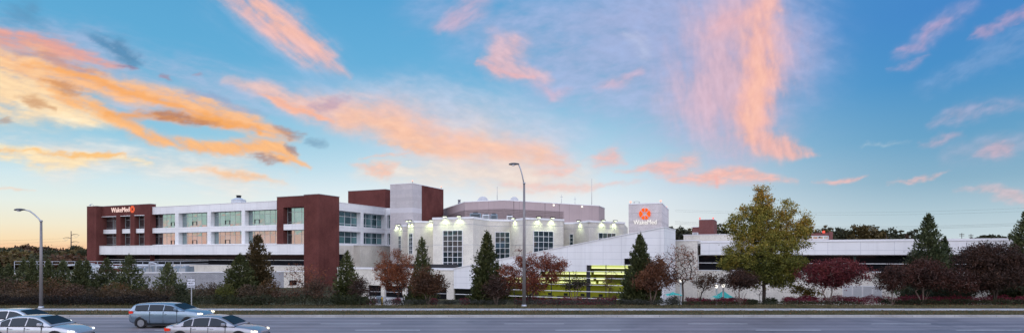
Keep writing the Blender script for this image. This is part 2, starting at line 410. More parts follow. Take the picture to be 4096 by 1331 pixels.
# strokes of cloud: colour, opacity, fibre direction, edge softness, [(px, py, half width, weight) ...]
CLOUDS = [
 # thin veils
 ('#b9b6d9', .60, -8, 1.3, [(1750, 30, 90, .5), (2050, 130, 120, .7), (2300, 230, 170, .9), (2620, 200, 220, 1), (2820, 260, 230, 1), (2900, 420, 170, .8)]),
 ('#a9b4dc', .62, 20, 1.4, [(2450, 20, 120, .8), (2750, 30, 130, 1), (3050, 60, 150, .9), (3230, 220, 90, .7)]),
 ('#c3bedb', .50, 15, 1.3, [(0, 150, 70, .7), (300, 215, 70, .9), (650, 300, 60, .7), (1000, 370, 60, .7), (1300, 420, 50, .6)]),
 ('#d6cfe0', .55, 14, 1.3, [(1250, 400, 60, .6), (1600, 450, 90, .9), (1900, 520, 110, 1), (2200, 600, 80, .8)]),
 ('#a9bfe0', .45, 38, 1.3, [(880, 0, 60, .6), (1100, 120, 70, .9), (1300, 250, 60, .7)]),
 ('#c9c6dd', .55, 16, 1.2, [(480, 385, 40, .8), (620, 410, 46, .9), (760, 440, 40, .6)]),
 ('#f0e3d8', .70, 6, 1.2, [(0, 560, 30, .5), (250, 640, 60, .9), (480, 640, 40, .8), (700, 670, 45, .7), (950, 700, 60, .8), (1150, 735, 36, .4)]),
 ('#f6ddcb', .75, 6, 1.2, [(1450, 690, 40, .5), (1750, 690, 60, .8), (2050, 700, 60, .9), (2350, 730, 36, .5)]),
 ('#eed7cf', .55, 12, 1.2, [(1650, 520, 80, .6), (1900, 590, 90, .9), (2150, 640, 70, .8), (2330, 690, 36, .5)]),
 # pink
 ('#f0bab2', .90, 40, 1.1, [(905, -30, 40, .5), (1010, 20, 52, .9), (1130, 105, 58, 1), (1230, 180, 52, .95), (1330, 245, 34, .7), (1395, 290, 16, .4)]),
 ('#fcbfa6', .50, 40, .9, [(1020, 10, 24, .8), (1140, 95, 26, 1), (1260, 190, 22, .8), (1320, 240, 14, .5)]),
 ('#f1c3b6', .85, 18, 1.0, [(900, 320, 20, .5), (1050, 365, 32, .9), (1200, 420, 40, 1), (1340, 450, 56, 1), (1500, 460, 66, .95), (1650, 510, 62, .95), (1800, 570, 50, .9), (1950, 590, 46, .7), (2100, 595, 46, .7), (2230, 630, 26, .9), (2300, 655, 16, .4)]),
 ('#fbb697', .85, 20, .9, [(1010, 370, 10, .5), (1110, 415, 16, 1), (1240, 455, 18, 1), (1330, 485, 10, .6)]),
 ('#f9c3a4', .78, 14, 1.1, [(1380, 470, 36, .8), (1560, 510, 44, .95), (1700, 565, 40, 1), (1820, 590, 34, .8), (2000, 590, 44, .7), (2150, 610, 36, .7)]),
 ('#f6c0a2', .75, 3, .9, [(1510, 568, 10, .5), (1620, 580, 16, .9), (1720, 600, 16, .9), (1790, 612, 8, .5)]),
 ('#f4c2ae', .75, -6, .9, [(1440, 632, 8, .5), (1560, 625, 9, .7), (1650, 612, 8, .5)]),
 ('#f4c4b0', .85, 8, 1.15, [(1390, 655, 8, .4), (1460, 672, 14, .8), (1530, 680, 22, 1), (1590, 655, 9, .5)]),
 ('#f3c0b4', .70, 4, 1.15, [(2130, 680, 14, .5), (2240, 682, 14, .9), (2310, 668, 10, .5)]),
 ('#eec0b8', .65, 5, 1.0, [(2000, 740, 12, .5), (2200, 742, 16, .9), (2420, 745, 10, .7), (2600, 730, 8, .4)]),
 ('#d8b4c8', .70, -30, 1.1, [(1760, 110, 24, .6), (1830, 80, 40, .9), (1900, 20, 46, .7)]),
 ('#e9bcc0', .80, 25, 1.15, [(2000, 130, 40, .4), (2050, 190, 46, .8), (2010, 255, 40, 1), (2110, 285, 26, .9), (2180, 300, 16, .5)]),
 ('#f0b3b0', .55, 12, .8, [(1930, 250, 10, .6), (2000, 285, 14, .9), (2120, 300, 10, .7)]),
 ('#dbb6c8', .60, 30, 1.0, [(2130, 330, 30, .6), (2180, 375, 24, .9), (2260, 360, 20, .5)]),
 ('#dcb6c6', .55, -18, 1.0, [(2380, 350, 16, .5), (2480, 330, 24, .9), (2560, 290, 22, .7)]),
 ('#cfd0e4', .30, 30, 1.0, [(2480, 150, 14, .8), (2540, 165, 20, .9), (2570, 230, 26, .5)]),
 ('#dab6c4', .88, 80, 1.25, [(2980, 30, 110, .8), (2950, 200, 150, 1), (2900, 380, 140, .95), (2930, 520, 90, .7)]),
 ('#e8b4b8', .75, -35, 1.0, [(2830, 140, 26, .4), (2940, 80, 40, .8), (3060, 10, 44, .7)]),
 ('#f1b8ae', .90, 78, 1.3, [(3080, -20, 36, .7), (3050, 90, 44, .95), (3045, 210, 48, 1), (3045, 330, 52, 1.1), (3015, 440, 46, 1.05), (3020, 520, 40, 1), (3090, 580, 34, 1), (3180, 600, 20, .9), (3260, 612, 8, .5)]),
 ('#fdc3ac', .60, 82, 1.0, [(3030, 200, 22, .6), (3045, 340, 30, 1), (3010, 450, 28, 1), (3020, 530, 20, .8)]),
 ('#f2bbb2', .85, 4, 1.2, [(2330, 640, 12, .3), (2390, 640, 26, .8), (2450, 630, 30, .9), (2500, 650, 10, .4)]),
 ('#f3bab0', .85, 0, 1.2, [(2480, 690, 8, .4), (2590, 685, 14, .8), (2680, 665, 30, 1), (2760, 640, 26, .6)]),
 ('#f6bbae', .88, 2, 1.2, [(2700, 710, 12, .6), (2830, 705, 24, 1), (2960, 695, 24, 1), (3080, 720, 18, .8), (3180, 730, 8, .4)]),
 ('#f4b4ac', .9, 3, .9, [(2850, 715, 10, .7), (2860, 740, 9, .7)]),
 ('#f1bcb4', .75, -5, 1.0, [(3240, 722, 5, .3), (3340, 724, 11, 1), (3420, 710, 10, .9), (3490, 706, 4, .3)]),
 ('#e6bcba', .65, -12, 1.0, [(3560, 728, 4, .3), (3640, 722, 9, 1), (3720, 704, 8, .7), (3800, 690, 4, .3)]),
 ('#b7aacc', .50, -35, 1.0, [(3600, 210, 26, .7), (3720, 130, 36, .9), (3840, 60, 40, .7), (3900, 0, 34, .5)]),
 ('#c3a6c6', .48, -28, 1.3, [(3590, 200, 10, .7), (3680, 180, 14, .6), (3690, 130, 10, .8), (3760, 100, 14, 1), (3820, 75, 8, .5)]),
 ('#bba8c6', .42, -14, 1.2, [(3570, 270, 8, .4), (3640, 262, 14, .8), (3700, 220, 10, .5)]),
 ('#c6a4c0', .52, -24, 1.3, [(3900, 150, 8, .4), (3960, 135, 18, 1), (4030, 95, 14, .8), (4120, 55, 16, .9)]),
 ('#9db0d6', .35, -24, 1.1, [(3700, 360, 30, .5), (3900, 270, 40, .8), (4100, 160, 50, .8)]),
 ('#c0b2ca', .48, -20, 1.2, [(3720, 500, 16, .5), (3840, 470, 26, .9), (3960, 430, 24, .7), (4100, 390, 26, .5)]),
 ('#ccb2c4', .50, -14, 1.2, [(3680, 580, 10, .5), (3770, 565, 18, .9), (3860, 545, 10, .5)]),
 ('#bdb6cc', .40, -16, 1.1, [(3780, 640, 30, .5), (3960, 600, 40, .8), (4110, 560, 40, .8)]),
 ('#d8b2be', .60, -12, 1.15, [(3900, 625, 10, .4), (3980, 605, 20, 1), (4060, 590, 16, .7)]),
 ('#dcbcc0', .65, 6, 1.15, [(3800, 765, 6, .4), (3950, 755, 14, .8), (4030, 775, 20, 1), (4110, 785, 16, .8)]),
 ('#bccbd6', .45, -6, .9, [(3450, 582, 7, .4), (3530, 580, 8, .7), (3650, 570, 5, .3)]),
 # orange fields at the left
 ('#e6a396', .95, 11, 1.0, [(-40, 130, 36, 1), (120, 165, 36, 1), (270, 210, 30, .9), (420, 255, 20, .8), (560, 262, 8, .4)]),
 ('#fabd8a', .98, 14, 1.0, [(-40, 240, 62, 1), (120, 270, 58, 1.05), (280, 310, 46, 1.05), (450, 345, 38, 1.05), (640, 385, 34, 1), (800, 425, 36, 1), (950, 490, 34, 1), (1080, 535, 22, 1), (1200, 560, 9, .5)]),
 ('#ffdcae', .97, 14, 1.1, [(-40, 340, 84, 1.05), (80, 375, 80, 1.1), (230, 425, 58, 1.05), (380, 460, 34, .9), (480, 480, 22, .7)]),
 ('#fcba7c', .95, 26, .9, [(160, 330, 26, .7), (320, 400, 26, 1), (430, 450, 28, 1.05), (520, 500, 28, 1.1), (570, 545, 22, 1), (700, 570, 22, 1), (850, 590, 24, 1.05), (1000, 590, 30, 1.1), (1110, 600, 30, 1), (1180, 640, 22, 1), (1230, 668, 8, .5)]),
 ('#f7ab66', .85, 14, .8, [(80, 250, 12, .6), (260, 290, 18, .9), (420, 335, 16, 1), (600, 385, 14, .9), (760, 440, 14, .9), (900, 495, 16, 1), (1030, 530, 12, .8)]),
 ('#f4a85f', .9, 8, .9, [(430, 450, 14, .7), (560, 455, 20, 1), (700, 465, 22, 1), (830, 480, 18, .9), (930, 500, 12, .6)]),
 ('#fff0d0', .6, 10, 1.0, [(100, 430, 24, .7), (260, 470, 26, .8), (420, 500, 20, .6)]),
 ('#fde3b8', .95, 6, 1.0, [(-40, 595, 22, 1), (90, 615, 28, 1), (190, 645, 30, 1.05), (330, 650, 26, .95), (440, 640, 16, .7), (600, 660, 10, .5)]),
 ('#fbc37c', .95, 3, .8, [(-40, 592, 7, .7), (110, 607, 8, .6), (260, 622, 9, .8), (350, 632, 13, 1.1), (430, 628, 12, 1.1), (490, 636, 5, .5)]),
 ('#f7d2b4', .85, 8, .9, [(750, 680, 12, .5), (860, 678, 18, .9), (950, 690, 18, 1), (1050, 705, 14, .9), (1140, 725, 9, .5)]),
 ('#f4c49a', .6, 6, .8, [(860, 676, 8, .7), (930, 685, 10, 1), (1080, 705, 7, .8)]),
 ('#f6d7c0', .8, 6, .8, [(-20, 748, 6, .7), (90, 758, 8, 1), (170, 768, 4, .4)]),
 ('#f2ddd2', .6, 4, .8, [(580, 630, 4, .4), (620, 634, 7, 1), (650, 640, 3, .3)]),
 # shaded cores
 ('#b9794f', .60, 14, .9, [(80, 395, 12, .6), (140, 405, 20, 1), (230, 435, 10, .8)]),
 ('#c98a5e', .70, 20, .9, [(140, 325, 10, .6), (260, 350, 13, 1), (330, 365, 9, .6)]),
 ('#c68a7c', .60, 14, .9, [(60, 205, 14, .6), (200, 230, 18, 1), (330, 285, 13, .9), (420, 300, 8, .5)]),
 ('#ad745c', .72, 7, .9, [(560, 440, 10, .4), (650, 455, 22, 1), (730, 470, 18, .9), (820, 488, 12, .8), (880, 495, 6, .4)]),
 ('#a97b72', .68, 18, .9, [(1090, 520, 10, .6), (1150, 540, 17, 1), (1215, 540, 9, .6)]),
 ('#b07f70', .80, 6, .9, [(1000, 630, 9, .6), (1070, 635, 13, 1), (1150, 640, 9, .6)]),
 ('#9c7b7c', .75, 40, .9, [(1130, 580, 8, .6), (1160, 595, 13, 1), (1190, 620, 8, .5)]),
 ('#b98f72', .6, 4, .8, [(0, 478, 6, .7), (50, 487, 8, .9), (90, 490, 3, .3)]),
 ('#a78fb0', .55, 20, 1.0, [(1230, 420, 16, .6), (1310, 415, 20, 1), (1390, 395, 12, .6)]),
 ('#93a3c6', .60, 16, 1.0, [(760, 372, 14, .8), (840, 378, 16, 1), (930, 440, 14, .7), (1050, 470, 12, .6)]),
 ('#4f86ae', .80, 34, 1.0, [(300, 130, 14, .3), (400, 165, 18, .7), (480, 190, 30, 1.1), (540, 230, 26, 1), (575, 245, 12, .6)]),
 ('#5f8fb4', .55, 30, 1.1, [(20, 60, 30, .6), (100, 45, 34, 1), (150, 90, 20, .5)]),
 ('#7d7398', .70, 10, .9, [(470, 262, 8, .6), (530, 262, 8, .9), (570, 262, 4, .4)]),
 ('#a48ba0', .8, 10, .8, [(660, 300, 9, .8), (685, 306, 12, 1), (715, 318, 6, .5)]),
 ('#a89bb4', .7, 0, .8, [(790, 297, 6, .7), (806, 297, 9, 1), (825, 302, 4, .4)]),
 ('#7fa3bd', .75, 5, .8, [(1220, 565, 10, .7), (1260, 566, 15, 1), (1305, 572, 8, .5)]),
]

def grad_eval(stops, el):
    e = np.array([s[0] for s in stops]); c = np.array([lin(s[1]) for s in stops])
    return np.stack([np.interp(el, e, c[:, k]) for k in range(3)], -1)

def sstep(v, a, b):
    t = np.clip((v - a) / (b - a), 0, 1); return t * t * (3 - 2 * t)

_perm = np.random.default_rng(4).permutation(512)
_gr = np.random.default_rng(9).uniform(0, 2 * np.pi, 512)
def perlin(x, y):
    xi = np.floor(x).astype(int); yi = np.floor(y).astype(int); xf = x - xi; yf = y - yi
    def g(ix, iy, fx, fy):
        a = _gr[_perm[(ix + _perm[iy & 511]) & 511]]
        return np.cos(a) * fx + np.sin(a) * fy
    u = xf ** 3 * (xf * (xf * 6 - 15) + 10); v = yf ** 3 * (yf * (yf * 6 - 15) + 10)
    n0 = g(xi, yi, xf, yf) * (1 - u) + g(xi + 1, yi, xf - 1, yf) * u
    n1 = g(xi, yi + 1, xf, yf - 1) * (1 - u) + g(xi + 1, yi + 1, xf - 1, yf - 1) * u
    return (n0 * (1 - v) + n1 * v) * 1.5
def fbm(x, y, oct=5, gain=.55):
    s = 0; a = 1; t = 0
    for k in range(oct):
        s = s + a * perlin(x * 2 ** k + 17.3 * k, y * 2 ** k - 9.1 * k); t += a; a *= gain
    return s / t * 1.6

def sky_colour(az, el):
    """az, el in degrees (arrays) -> linear rgb of the evening sky"""
    m, l, r = grad_eval(GR_MID, el), grad_eval(GR_LEFT, el), grad_eval(GR_RIGHT, el)
    kl = sstep(-az, 2, 38)[..., None]; kr = sstep(az, 4, 38)[..., None]
    c = m * (1 - kl) + l * kl; c = c * (1 - kr) + r * kr
    # bearings in survey units, so cloud strokes can be read off the survey
    ta = np.tan(np.radians(np.clip(az, -60, 60)))
    px = CX + F * ta; py = HY - F * np.tan(np.radians(el)) * np.sqrt(1 + ta * ta)
    wx = fbm(px / 420, py / 260, 4) * 34 + fbm(px / 120 + 40, py / 70, 4) * 17 + fbm(px / 40 + 9, py / 26, 3) * 5
    wy = fbm(px / 400 + 90, py / 250 + 30, 4) * 22 + fbm(px / 110, py / 60 + 70, 4) * 12 + fbm(px / 38 + 5, py / 24 + 3, 3) * 5
    X, Y = px + wx, py + wy
    cache = {}
    for hexc, op, ang, soft, pts in CLOUDS:
        P = np.array(pts, float)
        x0, x1 = P[:, 0].min() - 5 * P[:, 2].max() - 90, P[:, 0].max() + 5 * P[:, 2].max() + 90
        y0, y1 = P[:, 1].min() - 5 * P[:, 2].max() - 90, P[:, 1].max() + 5 * P[:, 2].max() + 90
        box = (px > x0) & (px < x1) & (py > y0) & (py < y1)
        if not box.any(): continue
        bx, by, qx, qy = X[box], Y[box], px[box], py[box]
        dens = np.zeros(bx.shape)
        for a, b in zip(P, P[1:]):
            vx, vy = b[0] - a[0], b[1] - a[1]; L2 = vx * vx + vy * vy
            t = np.clip(((bx - a[0]) * vx + (by - a[1]) * vy) / L2, 0, 1)
            d2 = (bx - a[0] - t * vx) ** 2 + (by - a[1] - t * vy) ** 2
            w = (a[2] + (b[2] - a[2]) * t) * soft * 1.36
            k = (a[3] + (b[3] - a[3]) * t) * np.exp(-(d2 / (w * w)))
            dens = np.maximum(dens, k)
        ca, sa = math.cos(R(ang)), math.sin(R(ang))
        u, v = qx * ca + qy * sa, -qx * sa + qy * ca
        wdt = float(np.clip(P[:, 2].mean(), 10, 90))
        far_ = px[box].mean() > 1250
        f1 = fbm(u / (wdt * (3.2 if far_ else 7.0)) + ang, (v + wx[box] * .4) / (wdt * 1.1) + ang * .3, 5, .6)
        f2 = fbm(u / (60 if far_ else 90) + 3 + ang, v / (24 if far_ else 16), 4, .62)
        tex = (f1 * .75 + f2 * .38) if not far_ else (f1 * .62 + f2 * .20)
        dd = np.clip(dens * (1.0 + .55 * tex) + .16 * tex * np.minimum(1, dens * 2), 0, 1.3)
        al = op * sstep(dd, .05, 1.10)
        col = np.array(lin(hexc))
        sh = np.clip(1.0 + .10 * f2 + .13 * f1, .7, 1.25)[:, None]
        cc = col * np.stack([sh[:, 0] ** .6, sh[:, 0], sh[:, 0] ** 1.15], -1)
        c[box] = c[box] * (1 - al[:, None]) + cc * al[:, None]
    return c

def build_sky():
    """cloud deck: a sector of a far sphere carrying the evening clouds, 16 km away"""
    RAD = 16000.0
    az = np.linspace(-52, 52, 900); el = np.linspace(-1.5, 30, 300)
    A, E = np.meshgrid(az, el)
    c = sky_colour(A, E)
    fade = (sstep(52 - np.abs(A), 0, 4) * sstep(30 - E, 0, 2))
    ar, er = np.radians(A), np.radians(E)
    co = np.stack([np.sin(ar) * np.cos(er), np.cos(ar) * np.cos(er), np.sin(er)], -1) * RAD
    ny, nx = A.shape
    i = np.arange(ny * nx).reshape(ny, nx)
    q = np.stack([i[:-1, :-1], i[:-1, 1:], i[1:, 1:], i[1:, :-1]], -1).reshape(-1)
    me = bpy.data.meshes.new('sky')
    me.vertices.add(ny * nx); me.vertices.foreach_set('co', co.astype(np.float32).ravel())
    n = (ny - 1) * (nx - 1)
    me.loops.add(n * 4); me.loops.foreach_set('vertex_index', q.astype(np.int32))
    me.polygons.add(n); me.polygons.foreach_set('loop_start', np.arange(0, n * 4, 4, dtype=np.int32))
    me.update(calc_edges=True)
    at_ = me.color_attributes.new('evening', 'FLOAT_COLOR', 'POINT')
    at_.data.foreach_set('color', np.concatenate([c, fade[..., None]], -1).astype(np.float32).ravel())
    m, t = newmat('evening_sky')
    a = t.n('ShaderNodeAttribute'); a.attribute_name = 'evening'
    e = t.n('ShaderNodeEmission'); t.nt.links.new(a.outputs['Color'], e.inputs[0])
    tr = t.n('ShaderNodeBsdfTransparent'); mx = t.n('ShaderNodeMixShader')
    t.nt.links.new(a.outputs['Alpha'], mx.inputs[0]); t.nt.links.new(tr.outputs[0], mx.inputs[1]); t.nt.links.new(e.outputs[0], mx.inputs[2])
    t.out(mx.outputs[0])
    m.cycles.emission_sampling = 'NONE'
    me.materials.append(m)
    o = bpy.data.objects.new('sky', me); COL.objects.link(o); tag(o, kind='structure')

def build_world():
    w = bpy.data.worlds.new('World'); scene.world = w; w.use_nodes = True
    t = NT(w.node_tree)
    nrm = t.n('ShaderNodeVectorMath', operation='NORMALIZE'); t.set(nrm.inputs[0], t.coord('Generated'))
    sep = t.n('ShaderNodeSeparateXYZ'); t.set(sep.inputs[0], nrm.outputs[0])
    x, y, z = sep.outputs
    az = t.math('MULTIPLY', t.math('ARCTAN2', x, y), 57.29578)
    el = t.math('MULTIPLY', t.math('ARCSINE', z), 57.29578)
    e01 = t.math('DIVIDE', el, 90.0, clamp=True)
    S = lambda L: [(a / 90.0, lin(c)) for a, c in L]
    base = t.mix(t.rng(az, -2, -38, 0, 1, True), t.ramp(e01, S(GR_MID)), t.ramp(e01, S(GR_LEFT)))
    base = t.mix(t.rng(az, 4, 38, 0, 1, True), base, t.ramp(e01, S(GR_RIGHT)))
    # sky over the viewer's back: rose low down, bright lavender blue above (anti-twilight), boosted as added fill light for the facades
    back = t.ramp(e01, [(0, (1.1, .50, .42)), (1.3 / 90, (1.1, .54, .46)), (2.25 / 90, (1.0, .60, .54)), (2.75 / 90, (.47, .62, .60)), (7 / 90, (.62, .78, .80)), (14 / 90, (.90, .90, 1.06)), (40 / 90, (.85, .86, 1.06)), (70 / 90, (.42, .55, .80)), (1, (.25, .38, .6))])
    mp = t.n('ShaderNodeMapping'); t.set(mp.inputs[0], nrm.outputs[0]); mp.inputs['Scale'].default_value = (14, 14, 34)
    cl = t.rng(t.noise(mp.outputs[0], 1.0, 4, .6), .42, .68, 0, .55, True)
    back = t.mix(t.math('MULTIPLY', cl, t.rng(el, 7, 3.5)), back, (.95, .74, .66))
    back = t.mix(1.0, back, (BACK_FILL, BACK_FILL, BACK_FILL), 'MULTIPLY')
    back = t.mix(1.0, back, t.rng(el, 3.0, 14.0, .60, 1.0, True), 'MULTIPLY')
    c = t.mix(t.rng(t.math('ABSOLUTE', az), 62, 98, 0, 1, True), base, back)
    c = t.mix(t.rng(el, -1.0, -6.0, 0, 1, True), c, (.06, .055, .055))
    sky = t.n('ShaderNodeTexSky', sky_type='NISHITA'); sky.sun_disc = False
    sky.sun_elevation = R(SUN_EL); sky.sun_rotation = R(SUN_AZ)
    b1 = t.n('ShaderNodeBackground'); t.set(b1.inputs[0], sky.outputs[0]); b1.inputs[1].default_value = 0.05
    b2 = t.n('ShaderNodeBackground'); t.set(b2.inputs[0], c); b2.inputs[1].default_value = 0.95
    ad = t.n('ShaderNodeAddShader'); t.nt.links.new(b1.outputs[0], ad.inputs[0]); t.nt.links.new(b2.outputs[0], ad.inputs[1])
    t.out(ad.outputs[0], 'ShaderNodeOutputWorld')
    w.cycles.sampling_method = 'MANUAL'; w.cycles.sample_map_resolution = 512
    l = bpy.data.lights.new('sun', 'SUN'); l.energy = 0.6; l.angle = R(10); l.color = (1.0, .62, .38)
    o = bpy.data.objects.new('sun', l); COL.objects.link(o)
    v = Vector((math.sin(R(SUN_AZ)) * math.cos(R(SUN_EL)), math.cos(R(SUN_AZ)) * math.cos(R(SUN_EL)), math.sin(R(SUN_EL))))
    o.rotation_euler = v.to_track_quat('Z', 'Y').to_euler(); o.location = (0, 0, 60)
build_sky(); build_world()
# ------------------------------------------------------------------ ground, road, pavement
GB = -1.4                                  # ground level around the hospital
def gz(x, y):
    if y < 41.9: return -0.03
    if y < 49.5: return 0.14
    k = min(1.0, (y - 49.5) / 11.0)
    k = k * k * (3 - 2 * k)
    return 0.14 + (GB - 0.14) * k

def build_ground():
    m, t = newmat('lawn_soil')
    oc = t.coord('Object')
    n1 = t.noise(oc, 0.5, 6, .65); n2 = t.noise(oc, 7.0, 5, .7)
    c = t.ramp(n1, [(.3, (.030, .032, .018)), (.5, (.052, .050, .026)), (.7, (.085, .068, .038))])
    c = t.mix(1.0, c, t.rng(n2, .3, .7, .5, 1.5), 'MULTIPLY')
    t.out(t.bsdf(c, .95, 0, .1, t.bump(n2, .6, .05)))
    ys = [-3000, -200, -40, 0, 30, 41.88, 41.92] + [49.5 + i for i in range(0, 12)] + [66, 80, 110, 200, 500, 1500, 4000, 9000]
    xs = [-9000, -2500, -800, -300] + list(range(-200, 201, 20)) + [300, 800, 2500, 9000]
    v = [(x, y, gz(x, y)) for y in ys for x in xs]
    nx = len(xs)
    f = [(j * nx + i, j * nx + i + 1, (j + 1) * nx + i + 1, (j + 1) * nx + i) for j in range(len(ys) - 1) for i in range(nx - 1)]
    me = bpy.data.meshes.new('ground'); me.from_pydata(v, [], f); me.materials.append(m)
    o = bpy.data.objects.new('ground', me); COL.objects.link(o); tag(o, kind='structure')

    # carriageway
    m, t = newmat('asphalt')
    oc = t.coord('Object')
    mp = t.n('ShaderNodeMapping'); t.set(mp.inputs[0], oc); mp.inputs['Scale'].default_value = (.02, .8, 1)
    n1 = t.noise(mp.outputs[0], 1.0, 5, .6)        # wheel tracks along the lanes
    n2 = t.noise(oc, 18.0, 4, .7); n3 = t.noise(oc, .35, 4, .6)
    c = t.ramp(n1, [(.3, (.130, .116, .130)), (.5, (.178, .160, .176)), (.7, (.24, .216, .232))])
    c = t.mix(1.0, c, t.rng(n2, .3, .7, .82, 1.18), 'MULTIPLY')
    c = t.mix(1.0, c, t.rng(n3, .3, .7, .88, 1.12), 'MULTIPLY')
    mp2 = t.n('ShaderNodeMapping'); t.set(mp2.inputs[0], oc); mp2.inputs['Scale'].default_value = (.02, 3.0, 1)
    c = t.mix(1.0, c, t.rng(t.noise(mp2.outputs[0], 1.0, 3, .6), .3, .7, .90, 1.10), 'MULTIPLY')
    sp = t.n('ShaderNodeSeparateXYZ'); t.set(sp.inputs[0], oc)
    tr = t.math('SINE', t.math('MULTIPLY', t.math('SUBTRACT', sp.outputs[1], 34.4), 6.2832 / 1.68))    # pairs of wheel tracks in each lane
    c = t.mix(1.0, c, t.rng(tr, -1, 1, .80, 1.10), 'MULTIPLY')
    n4 = t.noise(oc, .12, 5, .75); c = t.mix(t.rng(n4, .56, .62, 0, .4), c, (.07, .066, .075))      # sealed patches
    n5 = t.noise(oc, 1.6, 3, .6); c = t.mix(t.rng(n5, .68, .78, 0, .5), c, (.05, .048, .055))        # oil spots
    t.out(t.bsdf(c, t.rng(n1, .3, .7, .42, .62), 0, .45, t.bump(n2, .25, .01)))
    b = MB(); b.box(-420, 420, -32, 41.7, -.30, 0.0)
    tag(b.build('road', m), kind='structure')
    # gutter pan + kerb
    mk = mat_brick('kerb_concrete', (.36, .35, .35), (.31, .30, .30), (.10, .10, .10), 3.05, 3.0, .012, .25, bumpk=.2)
    b = MB(); b.box(-420, 420, 41.22, 41.7, -.02, .006); tag(b.build('gutter', mk), kind='structure')
    b = MB(); b.box(-420, 420, 41.7, 41.86, -.1, .155); b.box(-420, 420, 41.86, 41.9, -.1, .15)
    tag(b.build('kerb', mk, bevel=.02), kind='structure')
    ms = mat_brick('pavement_concrete', (.43, .42, .43), (.38, .37, .38), (.10, .095, .09), 1.83, 6.0, .02, .25, bumpk=.15)
    b = MB(); b.box(-420, 420, 45.2, 46.65, .0, .165); tag(b.build('pavement', ms), kind='structure')
    mw = mat_plain('road_paint', (.62, .62, .63), .6, 0, .3, .18, 4.0)
    def dash(x0, x1, y, w=.13):
        b = MB(); b.poly([(x0, y, .004), (x1, y, .004), (x1, y + w, .004), (x0, y + w, .004)])
        tag(b.build('lane_marking', mw, recalc=False), kind='structure')
    for k in range(-6, 8):
        dash(11.5 + 12 * k, 15.4 + 12 * k, 37.6)
        dash(26.6 + 12 * k, 30.5 + 12 * k, 34.45)
    b = MB()
    # grass blades on the verge and behind the pavement
    def blades(n, y0, y1, x0, x1, hmin, hmax, seed):
        r = np.random.default_rng(seed)
        x = r.uniform(x0, x1, n); y = r.uniform(y0, y1, n)
        dens = np.sin(x * .9 + 1.3 * np.sin(y * 2.1)) * .5 + np.sin(x * .23 + 2) * .5
        h = r.uniform(hmin, hmax, n) * (1 + .35 * dens)
        a = r.uniform(0, 6.283, n); w = r.uniform(.012, .03, n)
        lean = r.normal(0, .35, (n, 2)) * h[:, None]
        z = np.full(n, .135)
        k = y > 49.5
        kk = np.clip((y - 49.5) / 11.0, 0, 1); z = .135 + (GB - .14) * kk * kk * (3 - 2 * kk)
        V = np.zeros((n, 3, 3))
        V[:, 0] = np.stack([x - w * np.cos(a), y - w * np.sin(a), z], 1)
        V[:, 1] = np.stack([x + w * np.cos(a), y + w * np.sin(a), z], 1)
        V[:, 2] = np.stack([x + lean[:, 0], y + lean[:, 1], z + h], 1)
        return V
    V = np.concatenate([blades(26000, 41.92, 45.18, -46, 46, .04, .11, 1), blades(26000, 46.68, 50.5, -50, 50, .05, .16, 2)])
    mg = mat_leaf('verge_grass', [(.040, .042, .020), (.075, .072, .032), (.13, .105, .055), (.19, .15, .085)], .15, 1.0, .35)
    tag(leaf_mesh('grass', V, mg, None, 3), kind='stuff')
    # fallen leaves
    r = np.random.default_rng(5); n = 5200
    x = r.uniform(-46, 46, n); y = np.where(r.random(n) < .6, r.uniform(42, 45.2, n), r.uniform(46.7, 51, n))
    V = leaf_quads(np.stack([x, y, np.full(n, .21)], 1), r.uniform(.05, .11, n), .7, r, flat=.85)
    ml = mat_leaf('fallen_leaf', [(.10, .035, .02), (.20, .08, .03), (.26, .15, .06)], .1)
    tag(leaf_mesh('fallen_leaves', V, ml), kind='stuff')

def leaf_quads(C, L, asp, r, flat=0.0, axis=None, spread=1.0):
    """diamond shaped leaves of length L at centres C. axis: preferred pointing direction (N,3)"""
    n = len(C)
    d = r.normal(size=(n, 3))
    if flat: d[:, 2] *= (1 - flat)
    if axis is not None: d = axis + d * spread
    d /= np.linalg.norm(d, axis=1)[:, None] + 1e-9
    q = r.normal(size=(n, 3))
    if flat: q[:, 2] *= (1 - flat)
    s = np.cross(d, q); 
    if flat: s = q - d * (q * d).sum(1)[:, None]
    s /= np.linalg.norm(s, axis=1)[:, None] + 1e-9
    L = np.asarray(L)[:, None]
    V = np.empty((n, 4, 3))
    V[:, 0] = C - d * L * .5; V[:, 1] = C + s * L * asp * .5; V[:, 2] = C + d * L * .5; V[:, 3] = C - s * L * asp * .5
    return V
build_ground()
